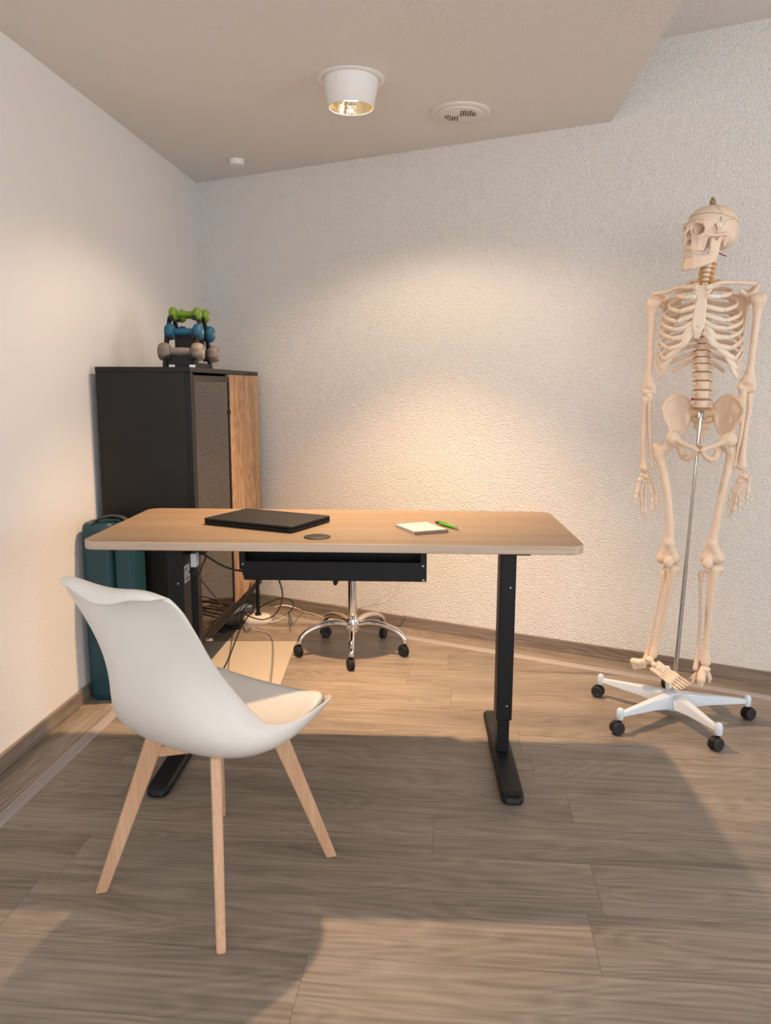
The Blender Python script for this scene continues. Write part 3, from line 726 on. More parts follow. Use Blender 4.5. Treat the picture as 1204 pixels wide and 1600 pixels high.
def caster(parent_thing, top, r, w, ang, wheel_mat, frame_mat, scale=1.0):
    x, y, zt = top
    c = MB(); dx, dy = math.cos(ang), math.sin(ang)
    c.cyl((x, y, r * 1.3), (x, y, zt), 0.006)
    c.tube(spline([(x, y, r * 1.75), (x + dx * r * 0.3, y + dy * r * 0.3, r * 1.7), (x + dx * r * 0.45, y + dy * r * 0.45, r * 1.15)], 4), [0.009] * 9, 10)
    # hood: half ring over the wheels
    px, py = -dy, dx; ring = []
    for s in (-1, 1):
        pass
    hood = []
    cx, cy = x + dx * r * 0.4, y + dy * r * 0.4
    for k in range(11):
        a = R(-15 + 210 * k / 10)
        for_r = []
        for (rr, ww) in ((r * 1.03, -w * 0.20), (r * 1.10, -w * 0.20), (r * 1.10, w * 0.20), (r * 1.03, w * 0.20)):
            for_r.append((cx + dx * rr * math.cos(a) + px * ww, cy + dy * rr * math.cos(a) + py * ww, r + rr * math.sin(a)))
        hood.append(for_r)
    c.loft(hood)
    ca = c.build('caster', frame_mat, parent_thing, smooth='auto')
    for s in (-1, 1):
        wb_ = MB(); rings = []
        for (rr, q) in ((r * 0.25, 0.10), (r * 0.9, 0.12), (r, 0.2), (r, 0.42), (r * 0.88, 0.5), (r * 0.5, 0.5), (r * 0.45, 0.46), (r * 0.12, 0.46)):
            rings.append([(cx + dx * rr * math.cos(t) + px * w * q * s, cy + dy * rr * math.cos(t) + py * w * q * s, r + rr * math.sin(t)) for t in [2 * math.pi * k / 28 for k in range(28)]])
        wb_.loft(rings); wb_.build('wheel', wheel_mat, ca, smooth='auto')
    return ca
for k in range(5):
    a = R(-90 + 72 * k + 1); dx, dy = math.cos(a), math.sin(a)
    pts = spline([(dx * 0.022, dy * 0.022, 0.128), (dx * 0.09, dy * 0.09, 0.142), (dx * 0.16, dy * 0.16, 0.134), (dx * 0.215, dy * 0.215, 0.112), (dx * 0.242, dy * 0.242, 0.084), (dx * 0.248, dy * 0.248, 0.062)], 5)
    MB().tube(pts, [0.015 - 0.004 * i / len(pts) for i in range(len(pts))], 14, up=(0, 0, 1), flat=1.0).build('leg', M['chrome'], st, smooth=True)
    caster(st, (dx * 0.248, dy * 0.248, 0.064), 0.026, 0.026, a + (R(200) if k in (0,) else R(100 + 47 * k)), M['black_rubber'], M['black_plastic'])

# ------------------------------------------------------------------ mat, cables, lamp foot
fm = MB().prism([(-0.905, 2.80), (-0.425, 2.80), (-0.419, 3.556), (-0.885, 3.552)], 0.0, 0.004).build('floor_mat', M['mat_cream'], None, bevel=0.001)
tag(fm, 'flat cream floor mat under the desk, left of the stool', 'floor mat')
pb = thing('floor_stand', 'slim black pole on a rounded cream foot on the floor behind the desk', 'stand', (-0.655, 3.868, 0))
pbr = []
for z, sc in ((0, 0.93), (0.006, 1.0), (0.022, 1.0), (0.034, 0.90), (0.039, 0.72)):
    pbr.append([(p[0] * sc, p[1] * sc, z) for p in rrect(0.145, 0.10, 0.045, 6)])
MB().loft(pbr).build('base', M['cream'], pb, smooth='auto')
MB().cyl((0.005, 0, 0.036), (0.005, 0, 0.40), 0.0095).lathe([(0.018, 0.036), (0.014, 0.05)], (0.005, 0, 0)).build('pole', M['black_metal'], pb, smooth='auto')
MB().cyl((0.005, 0, 0.395), (0.005, 0, 0.408), 0.014).build('pole_cap', M['black_plastic'], pb, smooth='auto')

def cable(label, pts, r, m, name='cable', group=None, n=10):
    o = MB().tube(spline(pts, n), r, 8).build(name, m, None, smooth=True)
    tag(o, label, 'cable', group); return o
cable('thick black cable drooping from the desk leg to the cable tray', [(-0.6364, 2.5200, 0.6666), (-0.5990, 2.5200, 0.6495), (-0.5578, 2.5400, 0.6148), (-0.5220, 2.5500, 0.5951), (-0.4896, 2.5700, 0.5817), (-0.4757, 2.6000, 0.5723)], 0.0035, M['black_rubber'])
cable('black cable hanging from the desk box to the pole foot', [(-0.6373, 2.5800, 0.5653), (-0.6500, 2.7200, 0.5004), (-0.6715, 2.9500, 0.3978), (-0.7135, 3.3000, 0.2568), (-0.8311, 4.0281, 0.0100), (-0.7777, 3.9983, 0.0120), (-0.6753, 3.7000, 0.1203), (-0.6444, 3.7400, 0.1153)], 0.003, M['black_rubber'])
cable('black cable dropping from the tray in a wide bend round the pole foot', [(-0.3654, 2.6200, 0.5340), (-0.3748, 2.7500, 0.4724), (-0.4001, 2.9500, 0.3887), (-0.4497, 3.2500, 0.2664), (-0.5027, 3.5000, 0.1608), (-0.5449, 3.6200, 0.1028), (-0.5948, 3.6800, 0.0715), (-0.6388, 3.7000, 0.0717), (-0.6797, 3.7200, 0.0818), (-0.7017, 3.7400, 0.1052), (-0.6860, 3.7600, 0.1126)], 0.0032, M['black_rubber'])
cable('black cable looping in the air right of the pole foot', [(-0.6255, 3.7400, 0.1121), (-0.5902, 3.7000, 0.1400), (-0.5493, 3.6800, 0.1652), (-0.5058, 3.6600, 0.1838), (-0.4687, 3.6600, 0.1808), (-0.4467, 3.6800, 0.1560), (-0.4527, 3.7000, 0.1212), (-0.5148, 4.0103, 0.0060), (-0.5296, 3.9666, 0.0050)], 0.003, M['black_rubber'])
cable('black cable running from the tangle across the cream mat', [(-0.6379, 3.7200, 0.1179), (-0.6594, 3.6600, 0.0999), (-0.7161, 3.8071, 0.0120), (-0.7141, 3.6741, 0.0080), (-0.7047, 3.5262, 0.0090), (-0.6948, 3.3833, 0.0090), (-0.6888, 3.2670, 0.0090), (-0.6867, 3.1884, 0.0090)], 0.0032, M['black_rubber'])
cable('black cable curled up against the cream pole foot', [(-0.7436, 3.8855, 0.0080), (-0.7046, 3.7200, 0.0948), (-0.6887, 3.7400, 0.1184), (-0.6630, 3.7400, 0.1316), (-0.6408, 3.7000, 0.1204), (-0.6504, 3.6800, 0.1004), (-0.6793, 3.7000, 0.0846)], 0.0027, M['black_rubber'])
cable('thin black wire bending below the desk box', [(-0.6179, 2.6200, 0.6411), (-0.6213, 2.6400, 0.6098), (-0.6380, 2.6600, 0.5801), (-0.6455, 2.6600, 0.5572), (-0.6544, 2.6400, 0.5506), (-0.6624, 2.6200, 0.5622)], 0.0028, M['black_rubber'])
cable('thin black wire running straight from the tray to the plug', [(-0.4628, 2.6200, 0.5245), (-0.5188, 2.8500, 0.4256), (-0.5959, 3.1500, 0.2945), (-0.6744, 3.4500, 0.1598), (-0.7600, 3.8001, 0.0140)], 0.0026, M['black_rubber'])
cable('white cable bending round the right of the pole foot', [(-0.5985, 3.8420, 0.0050), (-0.5625, 3.8644, 0.0050), (-0.5337, 3.9207, 0.0050), (-0.5090, 3.9902, 0.0050), (-0.4561, 3.7800, 0.0979), (-0.4757, 3.7600, 0.1168), (-0.5139, 3.7600, 0.1199), (-0.5552, 3.7800, 0.1041)], 0.0030, M['white_cable'])
cable('white cable running on the floor towards the stool', [(-0.4809, 3.8000, 0.1019), (-0.4511, 3.8200, 0.0896), (-0.4364, 4.0412, 0.0060), (-0.3925, 4.0120, 0.0060), (-0.3548, 3.9690, 0.0050), (-0.3176, 3.9237, 0.0050), (-0.2695, 3.9018, 0.0050)], 0.0027, M['white_cable'])
cable('pale wire rising up the back wall behind the stool', [(-0.2210, 3.9250, 0.0050), (-0.1791, 3.9566, 0.0060), (-0.1298, 3.7000, 0.1193), (-0.0832, 3.7200, 0.1299), (-0.0330, 3.7400, 0.1375), (0.0049, 3.7400, 0.1539), (0.0332, 3.7300, 0.1764), (0.0549, 3.7200, 0.2083), (0.0702, 3.7100, 0.2401), (0.0822, 3.7000, 0.2875)], 0.0030, M['white_cable'])
pk = thing('black_plug', 'small black plug with curled cable on the floor below the cabinet', 'plug', tuple((-0.7443, 3.7496, 0.0000)))
pk.rotation_euler = (0, 0, 0.2)
MB().box((0, 0, 0.010), (0.05, 0.028, 0.018)).box((-0.04, 0.01, 0.008), (0.035, 0.02, 0.014)).build('plug_body', M['black_plastic'], pk, bevel=0.004)
MB().tube(spline([(-0.02, 0, 0.008), (-0.06, -0.01, 0.005), (-0.09, 0.03, 0.004), (-0.07, 0.07, 0.004), (-0.03, 0.05, 0.004), (-0.04, 0.0, 0.006), (-0.08, -0.04, 0.004), (-0.05, -0.05, 0.004), (0.0, -0.02, 0.008)], 8), 0.0026, 8).build('plug_cord', M['black_rubber'], pk, smooth=True)
ad = thing('power_adapter', 'white power adapter fixed to the black box under the desk', 'adapter', tuple((-0.6142, 2.4600, 0.6456)))
MB().box((0, 0, 0), (0.020, 0.036, 0.045)).build('adapter_body', M['white_plastic'], ad, bevel=0.003)
MB().tube(spline([(0, 0, -0.022), (0.002, -0.002, -0.035), (-0.01, 0.0, -0.045), (-0.03, 0.01, -0.03), (-0.035, 0.02, 0.0), (-0.03, 0.02, 0.03)], 6), 0.0025, 8).build('adapter_cord', M['black_rubber'], ad, smooth=True)
ps = thing('power_strip', 'white power strip lying on the floor left of the pole foot', 'power strip', tuple((-0.7992, 4.0385, 0.0000)))
ps.rotation_euler = (0, 0, 0.9)
MB().box((0, 0, 0.014), (0.20, 0.045, 0.026)).build('strip_body', M['white_plastic'], ps, bevel=0.006)
MB().box((-0.05, 0, 0.0275), (0.03, 0.03, 0.002)).box((0.0, 0, 0.0275), (0.03, 0.03, 0.002)).box((0.05, 0, 0.0275), (0.03, 0.03, 0.002)).build('socket', M['grille'], ps)

# ------------------------------------------------------------------ ceiling fittings
dlamp = thing('ceiling_downlight', 'round white ceiling spotlight with faceted reflector, lit warm', 'lamp', (LAMP[0], LAMP[1], ZC))
MB().lathe([(0.118, 0.0), (0.118, -0.003), (0.110, -0.006), (0.100, -0.005), (0.098, 0.0)], (0, 0, 0), 'Z', 64).build('trim_ring', M['white_paint'], dlamp, smooth='auto')
tilt = MB()
tilt.lathe([(0.098, 0.03), (0.098, -0.002), (0.097, -0.012), (0.080, -0.094), (0.078, -0.096), (0.075, -0.094)], (0, 0, 0), 'Z', 64, cap=False)
tilt.build('housing', M['white_paint'], dlamp, smooth='auto')
MB().lathe([(0.0755, -0.0935), (0.066, -0.066), (0.058, -0.048)], (0, 0, 0), 'Z', 36, cap=False).build('reflector', M['reflector'], dlamp)
MB().lathe([(0.058, -0.054), (0.058, -0.050)], (0, 0, 0), 'Z', 32).build('light_source', M['emit'], dlamp)
vx, vy = 0.287, 3.272
vent = thing('ceiling_vent', 'round white slotted air vent in the ceiling right of the spotlight', 'vent', (vx, vy, ZC))
MB().lathe([(0.116, 0), (0.116, -0.006), (0.108, -0.010), (0.090, -0.008), (0.088, -0.012), (0.082, -0.014), (0.001, -0.014)], (0, 0, 0), 'Z', 56).build('plate', M['grille'], vent, smooth='auto')
vr = MB(); rnd_ = random.Random(3)
for i in range(-6, 7):
    x = i * 0.0095
    for j in range(-4, 5):
        y = j * 0.013
        if (x + 0.0) ** 2 + y * y > 0.066 ** 2: continue
        if (i < 0) == (j > 0) or (abs(i) > 4 and j == 0):
            vr.box((x, y, -0.0143), (0.0048, 0.0105 if rnd_.random() > 0.3 else 0.006, 0.0012))
vr.build('slots', M['black_plastic'], vent)
sd = MB().lathe([(0.036, 0), (0.036, -0.018), (0.033, -0.024), (0.001, -0.025)], (-0.716, 3.945, ZC), 'Z', 36).build('smoke_detector', M['white_paint'], None, smooth='auto')
tag(sd, 'small round white smoke detector on the ceiling near the corner', 'smoke detector')

# ------------------------------------------------------------------ skeleton stand
HX, HY = 1.062, 2.733
ss = thing('skeleton_stand', 'white five-star rolling stand with steel rod carrying the skeleton', 'stand', (HX, HY, 0))
MB().lathe([(0.018, 0.028), (0.030, 0.030), (0.032, 0.045), (0.032, 0.085), (0.026, 0.095), (0.012, 0.096)], (0, 0, 0), 'Z', 32).build('hub', M['white_plastic'], ss, smooth='auto')
for (cx, cy, ca_) in ((0.843, 2.906, 2.6), (0.822, 2.58, 3.3), (1.116, 2.461, 3.6), (1.322, 2.702, 0.4), (1.135, 3.000, 0.9)):
    v = Vector((cx - HX, cy - HY, 0)); Lr = v.length; d = v.normalized(); t = Vector((-d.y, d.x, 0))
    rings = []
    for (r, zl, zh, w) in ((0.015, 0.035, 0.092, 0.022), (0.12, 0.052, 0.088, 0.017), (Lr - 0.02, 0.062, 0.079, 0.011), (Lr, 0.063, 0.078, 0.009)):
        rings.append([d * r + t * w + Vector((0, 0, zl)), d * r + t * (w * 0.75) + Vector((0, 0, zh)), d * r - t * (w * 0.75) + Vector((0, 0, zh)), d * r - t * w + Vector((0, 0, zl))])
    lg = MB().loft(rings).build('leg', M['white_plastic'], ss, bevel=0.003)
    MB().lathe([(0.010, 0.052), (0.0125, 0.055), (0.0125, 0.084), (0.009, 0.092), (0.002, 0.094)], tuple(d * Lr), 'Z', 20).build('end_socket', M['white_plastic'], lg, smooth='auto')
    caster(ss, (d.x * Lr, d.y * Lr, 0.056), 0.0225, 0.036, ca_, M['black_rubber'], M['black_plastic'])
ptop = Vector((1.0890, 2.7219, 1.1059)); pbot = Vector((HX, HY, 0.085)); rel = Vector((HX, HY, 0))
prod = MB().cyl(pbot - rel, pbot - rel + (ptop - pbot) * 0.48, 0.0078).cyl(pbot - rel + (ptop - pbot) * 0.47, ptop - rel, 0.0062)
prod.build('rod', M['steel'], ss, smooth='auto')
MB().box(tuple(ptop - rel), (0.02, 0.012, 0.022)).build('hook', M['steel'], ss, bevel=0.003)
MB().box((-0.012, 0.03, 0.105), (0.012, 0.012, 0.05)).build('clip', M['white_plastic'], ss, bevel=0.003)

# ------------------------------------------------------------------ skeleton
EL = Vector((0.925, -0.380, 0)); EF = Vector((-0.380, -0.925, 0))        # lateral (viewer's right) and forward axes of the figure
sk = thing('anatomical_skeleton', 'life-size anatomical skeleton model hanging on the white rolling stand', 'skeleton', tuple((1.0887, 2.7220, 1.1015)))
B = M['bone']
def bone(name, prims, k=0.006, res=0.003, m=None, parent=None, **kw): return organic(name, prims, m or B, parent or sk, k, res, **kw)
def V3(v): return tuple(v)
# femurs
def femur(s, head, troch, shaft, cl, cr, cm, low, fr=0):
    pr = [('e', head, (0.023, 0.023, 0.023)), ('c', head, shaft[0], 0.015, 0.017), ('c', troch, shaft[0], 0.017, 0.018)]
    pr += chain(shaft, [0.018, 0.0145, 0.0135, 0.0145, 0.017][:len(shaft)])
    pr += [('c', shaft[-1], cl, 0.016, 0.019), ('c', shaft[-1], cr, 0.016, 0.019), ('c', cl, cr, 0.019, 0.019)]
    return bone('femur', pr, 0.010)
femur(-1, (1.0075, 2.7338, 1.0163), (0.9605, 2.7747, 0.9884), [(0.9720, 2.7700, 0.9593), (0.9842, 2.7488, 0.8977), (0.9992, 2.7372, 0.8080), (1.0100, 2.7327, 0.7167), (1.0115, 2.7321, 0.6520)], (0.9980, 2.7485, 0.5922), (1.0339, 2.7337, 0.5957), None, None)
femur(1, (1.1597, 2.6713, 1.0147), (1.2046, 2.6852, 0.9941), [(1.1955, 2.6890, 0.9607), (1.1729, 2.6766, 0.8954), (1.1596, 2.6767, 0.8062), (1.1499, 2.6807, 0.7153), (1.1439, 2.6831, 0.6578)], (1.1316, 2.6936, 0.6050), (1.1680, 2.6787, 0.6085), None, None)
bone('patella', [('e', (1.0077, 2.7164, 0.5854), (0.019, 0.012, 0.021))]); bone('patella', [('e', (1.1264, 2.6676, 0.5924), (0.019, 0.012, 0.021))])
# lower legs
bone('tibia', chain([(1.0296, 2.7334, 0.5535), (1.0248, 2.7353, 0.4939), (1.0146, 2.7525, 0.3813), (1.0027, 2.7682, 0.2789), (0.9931, 2.7721, 0.2233)], [0.021, 0.0145, 0.0115, 0.0105, 0.016]) + [('c', (1.0122, 2.7427, 0.5535), (1.0460, 2.7288, 0.5570), 0.014, 0.014)], 0.008)
bone('fibula', chain([(1.0085, 2.7550, 0.5340), (1.0034, 2.7571, 0.4762), (0.9907, 2.7731, 0.3507), (0.9742, 2.7820, 0.2370), (0.9692, 2.7819, 0.1998)], [0.010, 0.006, 0.0055, 0.0065, 0.011]), 0.006)
bone('tibia', chain([(1.1563, 2.6813, 0.5664), (1.1528, 2.6827, 0.4964), (1.1535, 2.6900, 0.4006), (1.1540, 2.6952, 0.2919), (1.1561, 2.6943, 0.2226)], [0.021, 0.0150, 0.0125, 0.0115, 0.018]) + [('c', (1.1378, 2.6911, 0.5663), (1.1741, 2.6761, 0.5700), 0.014, 0.014)], 0.008)
bone('fibula', chain([(1.1223, 2.7082, 0.5458), (1.1246, 2.7073, 0.4898), (1.1321, 2.7096, 0.3589), (1.1305, 2.7103, 0.2506), (1.1260, 2.7067, 0.1936)], [0.010, 0.006, 0.0055, 0.0065, 0.010]), 0.006)
# feet
pf_ = [('k', [(0.9297, 2.7981, 0.1863), (0.9473, 2.7855, 0.1859), (0.9746, 2.7689, 0.1971)], [0.012, 0.014, 0.012]), ('c', (0.9297, 2.7981, 0.1863), (0.9352, 2.7959, 0.1620), 0.012, 0.008), ('c', (0.9373, 2.7951, 0.1624), (0.9631, 2.7736, 0.1754), 0.007, 0.008),
       ('e', (0.9773, 2.7645, 0.2061), (0.017, 0.016, 0.013)), ('e', (0.9887, 2.7469, 0.1929), (0.012, 0.013, 0.010)), ('e', (0.9839, 2.7435, 0.1744), (0.010, 0.011, 0.009)), ('e', (1.0021, 2.7360, 0.1822), (0.010, 0.011, 0.009)), ('e', (0.9972, 2.7326, 0.1662), (0.009, 0.009, 0.008))]
for i in range(5):
    a = (0.9984, 2.7461, 0.1833); b = (1.0858, 2.6692, 0.1281)
    w0 = (i - 2) * 1.0
    st_ = Vector(a) + Vector((0.0055, 0.006, 0.006)) * w0; en = Vector(b) + Vector((0.0095, 0.009, 0.006)) * w0 - (Vector(b) - Vector(a)) * (0.04 * (2 - w0) if w0 < 2 else 0)
    m1 = st_.lerp(en, 0.60); m2 = st_.lerp(en, 0.84)
    pf_ += chain([V3(st_), V3(st_.lerp(m1, 0.5)), V3(m1)], [0.0075, 0.0042, 0.0068]) + chain([V3(m1), V3(m1.lerp(m2, 0.5)), V3(m2)], [0.0055, 0.0036, 0.0050]) + [('c', V3(m2), V3(en), 0.0046, 0.0036)]
bone('foot_bones', pf_, 0.0015, 0.0020)
pf_ = [('k', [(1.1391, 2.6797, 0.1845), (1.1326, 2.6661, 0.1656), (1.1318, 2.6665, 0.1462)], [0.015, 0.015, 0.010]), ('e', (1.1518, 2.6853, 0.1993), (0.019, 0.019, 0.011)), ('c', (1.1623, 2.6918, 0.1849), (1.1736, 2.6872, 0.1625), 0.010, 0.007),
       ('c', (1.1312, 2.7046, 0.1726), (1.1141, 2.7224, 0.1485), 0.008, 0.004), ('c', (1.1279, 2.7059, 0.1599), (1.1173, 2.7103, 0.1361), 0.006, 0.0035), ('c', (1.1689, 2.6891, 0.1738), (1.1725, 2.6876, 0.1477), 0.007, 0.004)]
for i in range(5):
    a = Vector((1.1592, 2.7147, 0.1615)) + EL * (0.009 * (i - 2)); b = Vector((1.2030, 2.8372, 0.0967)) + EL * (0.014 * (i - 2))
    pf_ += chain([V3(a), V3(a.lerp(b, 0.5)), V3(a.lerp(b, 0.7)), V3(b)], [0.007, 0.0045, 0.006, 0.0045])
bone('foot_bones', pf_, 0.004, 0.0026)
# arms
bone('humerus', [('e', (0.9308, 2.7869, 1.4861), (0.020, 0.020, 0.019)), ('e', (0.9155, 2.7878, 1.4861), (0.014, 0.015, 0.018))] + chain([(0.9234, 2.7899, 1.4778), (0.9239, 2.7897, 1.4301), (0.9244, 2.7895, 1.3429), (0.9250, 2.7893, 1.2547), (0.9255, 2.7891, 1.2059)], [0.020, 0.0125, 0.0115, 0.0115, 0.015]) + [('c', (0.9239, 2.7897, 1.2370), (0.9102, 2.7953, 1.1924), 0.012, 0.009), ('c', (0.9239, 2.7897, 1.2370), (0.9420, 2.7823, 1.1926), 0.012, 0.009), ('c', (0.9148, 2.7935, 1.1813), (0.9386, 2.7837, 1.1814), 0.010, 0.011)], 0.008)
bone('radius', chain([(0.9135, 2.7854, 1.1568), (0.9135, 2.7853, 1.1164), (0.9159, 2.7876, 1.0077), (0.9229, 2.7901, 0.9389), (0.9262, 2.7888, 0.9138)], [0.012, 0.0075, 0.0085, 0.010, 0.016]), 0.004)
bone('ulna', chain([(0.9293, 2.7875, 1.1702), (0.9318, 2.7865, 1.1209), (0.9385, 2.7837, 1.0081), (0.9492, 2.7793, 0.9355), (0.9522, 2.7781, 0.9173)], [0.013, 0.0095, 0.007, 0.006, 0.0085]), 0.004)
bone('humerus', [('e', (1.2245, 2.6663, 1.4894), (0.020, 0.020, 0.019)), ('e', (1.2401, 2.6544, 1.4882), (0.013, 0.014, 0.020))] + chain([(1.2323, 2.6630, 1.4788), (1.2301, 2.6639, 1.4315), (1.2267, 2.6653, 1.3483), (1.2233, 2.6667, 1.2643), (1.2190, 2.6685, 1.2197)], [0.020, 0.0125, 0.0115, 0.0115, 0.016]) + [('c', (1.2224, 2.6671, 1.2494), (1.1964, 2.6778, 1.2026), 0.012, 0.010), ('c', (1.2224, 2.6671, 1.2494), (1.2362, 2.6614, 1.2049), 0.012, 0.011), ('c', (1.2044, 2.6745, 1.1919), (1.2333, 2.6626, 1.1942), 0.011, 0.012)], 0.008)
bone('ulna', chain([(1.2028, 2.6644, 1.1813), (1.2057, 2.6632, 1.1364), (1.2069, 2.6627, 1.0611), (1.1996, 2.6656, 0.9738), (1.1966, 2.6669, 0.9341)], [0.014, 0.0095, 0.007, 0.0055, 0.0085]), 0.004)
bone('radius', chain([(1.2275, 2.6650, 1.1729), (1.2288, 2.6645, 1.1257), (1.2239, 2.6665, 1.0609), (1.2162, 2.6588, 0.9744), (1.2160, 2.6589, 0.9350)], [0.012, 0.008, 0.0085, 0.011, 0.017]), 0.004)
def hand(carp, fingers):
    h = bone('hand_bones', [('e', c, (0.0085, 0.008, 0.0075)) for c in carp], 0.002, 0.0018)
    for f in fingers:
        pr = []
        n = len(f) - 1
        for i in range(n):
            a, b = Vector(f[i]), Vector(f[i + 1]); r = 0.0060 - 0.0008 * i
            pr += [('c', V3(a.lerp(b, 0.06)), V3(a.lerp(b, 0.3)), r * 1.25, r * 0.72), ('c', V3(a.lerp(b, 0.3)), V3(a.lerp(b, 0.93)), r * 0.72, r * 1.2 if i < n - 1 else r * 0.75)]
        me_ = sdf_mesh('finger_bones', pr, 0.0012, 0.0016)
        o = bpy.data.objects.new('finger_bones', me_); COL.objects.link(o); o.parent = h
        me_.materials.append(B); me_.polygons.foreach_set('use_smooth', [True] * len(me_.polygons))
hand([(0.9214, 2.7908, 0.8882), (0.9334, 2.7858, 0.8911), (0.9456, 2.7808, 0.8894), (0.9160, 2.7930, 0.8740), (0.9281, 2.7880, 0.8746), (0.9402, 2.7830, 0.8753), (0.9523, 2.7781, 0.8759), (0.9313, 2.7781, 0.8827)],
     [[(0.9109, 2.7842, 0.8727), (0.9016, 2.7827, 0.8242), (0.8969, 2.7792, 0.8061), (0.8951, 2.7778, 0.7900)], [(0.9264, 2.7887, 0.8676), (0.9170, 2.7871, 0.8214), (0.9207, 2.7781, 0.7855), (0.9230, 2.7728, 0.7560), (0.9310, 2.7717, 0.7305)],
      [(0.9345, 2.7854, 0.8680), (0.9335, 2.7804, 0.8177), (0.9330, 2.7730, 0.7839), (0.9332, 2.7686, 0.7544), (0.9376, 2.7690, 0.7193)], [(0.9426, 2.7821, 0.8685), (0.9560, 2.7733, 0.8234), (0.9553, 2.7660, 0.7944), (0.9544, 2.7621, 0.7671), (0.9548, 2.7641, 0.7319)],
      [(0.9525, 2.7780, 0.8713), (0.9698, 2.7709, 0.8284), (0.9702, 2.7642, 0.8039), (0.9679, 2.7608, 0.7836), (0.9672, 2.7611, 0.7581)]])
hand([(1.2134, 2.6600, 0.9041), (1.2224, 2.6563, 0.9068), (1.2318, 2.6525, 0.9051), (1.2161, 2.6589, 0.8910), (1.2251, 2.6552, 0.8937), (1.2340, 2.6461, 0.8948), (1.2410, 2.6432, 0.8996), (1.2213, 2.6481, 0.9011)],
     [[(1.2380, 2.6445, 0.8906), (1.2352, 2.6402, 0.8450), (1.2318, 2.6394, 0.8275), (1.2320, 2.6415, 0.8095)], [(1.2274, 2.6542, 0.8872), (1.2170, 2.6531, 0.8454), (1.2127, 2.6495, 0.8215), (1.2122, 2.6497, 0.8015), (1.2133, 2.6536, 0.7809)],
      [(1.2220, 2.6565, 0.8847), (1.2089, 2.6564, 0.8405), (1.2022, 2.6538, 0.8120), (1.1983, 2.6554, 0.7850), (1.1932, 2.6640, 0.7567)], [(1.2165, 2.6587, 0.8844), (1.2025, 2.6645, 0.8416), (1.1973, 2.6623, 0.8107), (1.1935, 2.6638, 0.7814), (1.1876, 2.6706, 0.7511)],
      [(1.2108, 2.6611, 0.8863), (1.1967, 2.6723, 0.8472), (1.1895, 2.6720, 0.8226), (1.1872, 2.6729, 0.8001), (1.1842, 2.6774, 0.7770)]])
# clavicles
bone('clavicle', chain([(1.0250, 2.6671, 1.5298), (1.0013, 2.6823, 1.5274), (0.9802, 2.7179, 1.5296), (0.9623, 2.7632, 1.5222), (0.9374, 2.8058, 1.5205)], [0.0105, 0.007, 0.006, 0.0062, 0.0085]), 0.004, 0.0024)
bone('clavicle', chain([(1.0703, 2.6485, 1.5277), (1.0913, 2.6453, 1.5375), (1.1332, 2.6551, 1.5399), (1.1794, 2.6740, 1.5415), (1.2221, 2.6835, 1.5408)], [0.0105, 0.007, 0.006, 0.0062, 0.0085]), 0.004, 0.0024)
# scapulae
def scapula(gl, acr, cor, sup, med, tip):
    g2 = V3((Vector(gl) * 0.8 + Vector(sup) * 0.2)); m = lambda a, b, t: V3(Vector(a).lerp(Vector(b), t))
    pr = [('e', gl, (0.013, 0.013, 0.019)), ('c', gl, acr, 0.008, 0.0085), ('c', gl, cor, 0.009, 0.007), ('c', acr, m(sup, med, 0.3), 0.006, 0.003),
          plate([sup, med, tip], [g2, m(gl, tip, 0.30), m(gl, tip, 0.92)], 0.0025), ('k', [gl, m(gl, tip, 0.5), tip], [0.007, 0.0045, 0.005])]
    bone('scapula', pr, 0.008, 0.0026)
scapula((0.9637, 2.8058, 1.4903), (0.9349, 2.8176, 1.5175), (0.9619, 2.7525, 1.5019), (1.0371, 2.8459, 1.5189), (1.0427, 2.8382, 1.4566), (0.9999, 2.8396, 1.3880))
scapula((1.2187, 2.7011, 1.4973), (1.2396, 2.6925, 1.5337), (1.1717, 2.6663, 1.5139), (1.1866, 2.7845, 1.5212), (1.1852, 2.7797, 1.4519), (1.2251, 2.7471, 1.3764))
# sternum
T0 = Vector((1.0730, 2.7285, 1.5270)); T0.z = (1.0730, 2.7285, 1.5270)[2]
def T(u, w, z): return tuple(T0 + EL * u + EF * w + Vector((0, 0, z)))
def Tm(v): return T(*v)
def flat_ell(c, r): return ('e', c, r, Euler((0, 0, math.atan2(EL.y, EL.x))))
stp = [(0.0, 0.024, 0.083), (-0.014, 0.024, 0.086), (-0.030, 0.013, 0.090), (-0.040, 0.0125, 0.093), (-0.080, 0.0145, 0.100), (-0.115, 0.017, 0.106), (-0.142, 0.011, 0.108), (-0.166, 0.004, 0.103)]
def su_(z): return z * 0.06
bone('sternum', [plate([T(su_(z) - w, y, z) for z, w, y in stp], [T(su_(z) + w, y, z) for z, w, y in stp], 0.0045)], 0.004, 0.0022, M['cartilage'])
scw = MB().ball(T(-0.009, 0.1125, -0.130), 0.0032, 10).build('screw', M['steel'], sk, world_coords=True, smooth=True)
